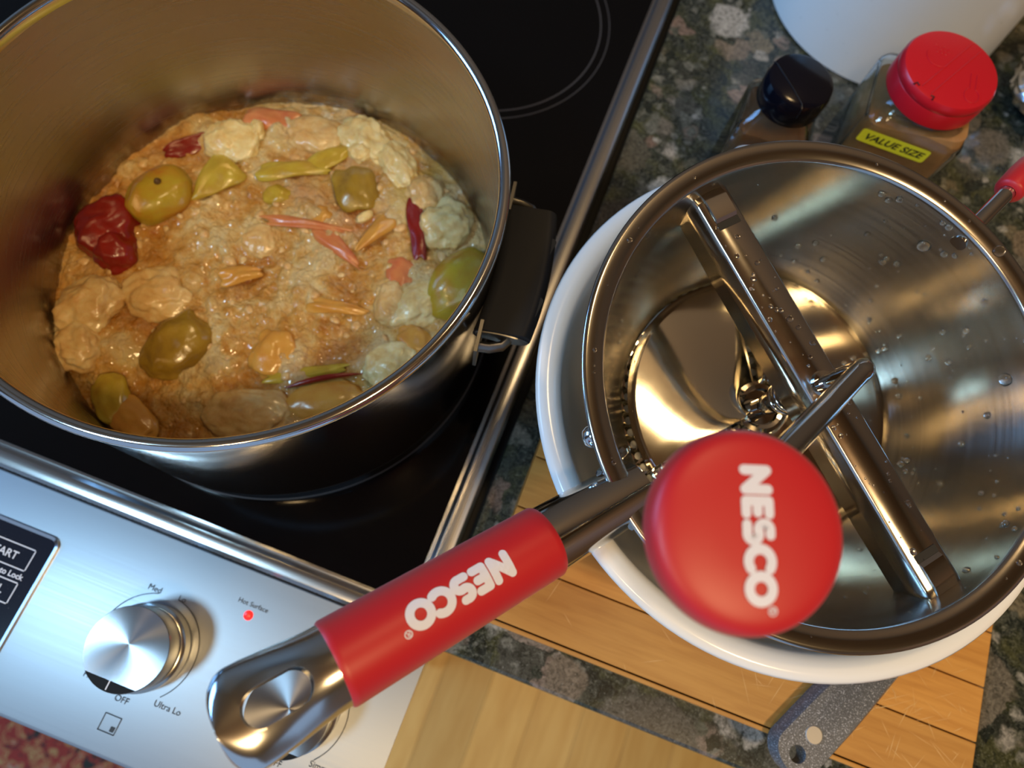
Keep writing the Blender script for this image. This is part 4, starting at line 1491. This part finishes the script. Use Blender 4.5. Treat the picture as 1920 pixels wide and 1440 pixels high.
# support hooks that rest on the bowl, red tipped
for a in (radians(64.5), radians(22)):
    d = Vector((cos(a), sin(a), 0))
    hk = obj('support_hook', MB().tube([d * .094 + Vector((0, 0, -.0075)), d * .110 + Vector((0, 0, -.0070)), d * .140 + Vector((0, 0, -.0058))], .0036, 18), 'chrome', FM)
    obj('hook_tip', MB().lathe([(.0036, 0), (.0058, .0005), (.0064, .002), (.0066, .012), (.0062, .020), (.004, .024), (0, .025)], 28), 'red_grip', hk, smooth=60,
        mtx=Matrix.Translation(d * .1315 + Vector((0, 0, -.0060))) @ d.to_track_quat('Z', 'Y').to_matrix().to_4x4())
a = radians(-145)
d = Vector((cos(a), sin(a), 0))
rv = MB().lathe([(.0, .0034), (.0026, .0030), (.0042, .0014), (.0045, 0)], 24)
obj('rivet', rv, 'rim', FM, mtx=Matrix.Translation(d * .1035 + Vector((0, 0, -.0060))) @ d.to_track_quat('Z', 'Y').to_matrix().to_4x4())

# ------------------------------------------------------------------ water drops on the mill
GW = 'water drops on the food mill'
def drop_mesh(r, seed, hgt=.68):
    mb = MB()
    prof = [(r, -.0002)] + [(r * cos(t), r * hgt * sin(t)) for t in [pi / 2 * i / 6 for i in range(7)]]
    mb.lathe(prof[:-1] + [(0, r * hgt)], 14)
    mb.v = [(p[0] * (1 + .22 * noise.noise((p[0] / r + seed, p[1] / r, 0))), p[1] * (1 + .22 * noise.noise((p[0] / r, p[1] / r + seed, 3))), p[2]) for p in mb.v]
    return mb
def wall_frame(a, s):
    """point and normal on the hopper wall at angle a and profile parameter s"""
    i = min(int(s), len(wall) - 2)
    f = s - i
    r = wall[i][0] + (wall[i + 1][0] - wall[i][0]) * f
    z = wall[i][1] + (wall[i + 1][1] - wall[i][1]) * f
    dr, dz = wall[i + 1][0] - wall[i][0], wall[i + 1][1] - wall[i][1]
    nrm = Vector((dz * cos(a), dz * sin(a), -dr)).normalized()
    if nrm.z < 0 and abs(nrm.z) > .01:
        nrm = -nrm
    if (nrm.x * cos(a) + nrm.y * sin(a)) > 0:
        nrm = -nrm
    return Vector((r * cos(a), r * sin(a), z)), nrm
def at_world(p, nrm):
    q = nrm.to_track_quat('Z', 'Y').to_matrix().to_4x4()
    q.translation = p
    return MM @ q
big = [(69, 2.0, .0031, 'largest clear water drop on the upper right wall of the mill'),
       (25, 1.9, .0030, 'large round water drop on the mill wall near the right frame edge'),
       (62, 1.5, .0013, 'small water drop beside the largest drop on the mill wall')]
for a, s, r, lab in big:
    p, nr_ = wall_frame(radians(a), s)
    o = obj('water_drop', drop_mesh(r, a), 'water', smooth=60)
    o.matrix_world = at_world(p, nr_)
    tag(o, lab, 'water drop', GW)
p = Vector((cos(radians(57)) * .1005, sin(radians(57)) * .1005, -.0006))
o = obj('water_drop', drop_mesh(.0028, 4), 'water', smooth=60)
o.matrix_world = at_world(p, Vector((0, 0, 1)))
tag(o, 'water drop on the rim lip beside the red tipped hook', 'water drop', GW)
for k, (t, w, r) in enumerate(((.030, -.002, .0016), (.052, .003, .0014), (-.075, .004, .0015))):
    q = sx_ * t + sy_ * w
    o = obj('water_drop', drop_mesh(r, k), 'water', smooth=60)
    o.matrix_world = at_world(Vector((q.x, q.y, zt)), Vector((0, 0, 1)))
    tag(o, ('water drop in the middle of the strap above the crank', 'water drop on the upper strap near its top clip', 'water drop on the strap beside its lower clip')[k], 'water drop', GW)
dm = MB()
def add_drop(p, nr_, r, seed):
    q = nr_.to_track_quat('Z', 'Y').to_matrix().to_4x4()
    q.translation = p
    d = drop_mesh(r, seed)
    dm.add([tuple(MM @ (q @ Vector(x))) for x in d.v], d.f)
for i in range(230):
    a = radians(rnd.choice((rnd.uniform(-60, 100), rnd.uniform(-60, 100), rnd.uniform(100, 300))))
    p, nr_ = wall_frame(a, rnd.uniform(.6, 5.5))
    add_drop(p, nr_, rnd.choice((.0005, .0006, .0008, .0010, .0013, .0017)), i)
for i in range(60):
    t, w = rnd.uniform(-.08, .08), rnd.uniform(-.007, .007)
    if abs(t) < .008:
        continue
    q = sx_ * t + sy_ * w
    add_drop(Vector((q.x, q.y, zt)), Vector((0, 0, 1)), rnd.choice((.0004, .0005, .0008, .0011)), i)
for i in range(22):
    a = rnd.uniform(0, 2 * pi)
    add_drop(Vector((cos(a) * .1, sin(a) * .1, -.0006)), Vector((0, 0, 1)), rnd.choice((.0004, .0006, .0009, .0012)), i)
o = obj('water_droplets', dm, 'water', smooth=60)
tag(o, 'scattered tiny water droplets all over the wet food mill', 'water', kind='stuff')
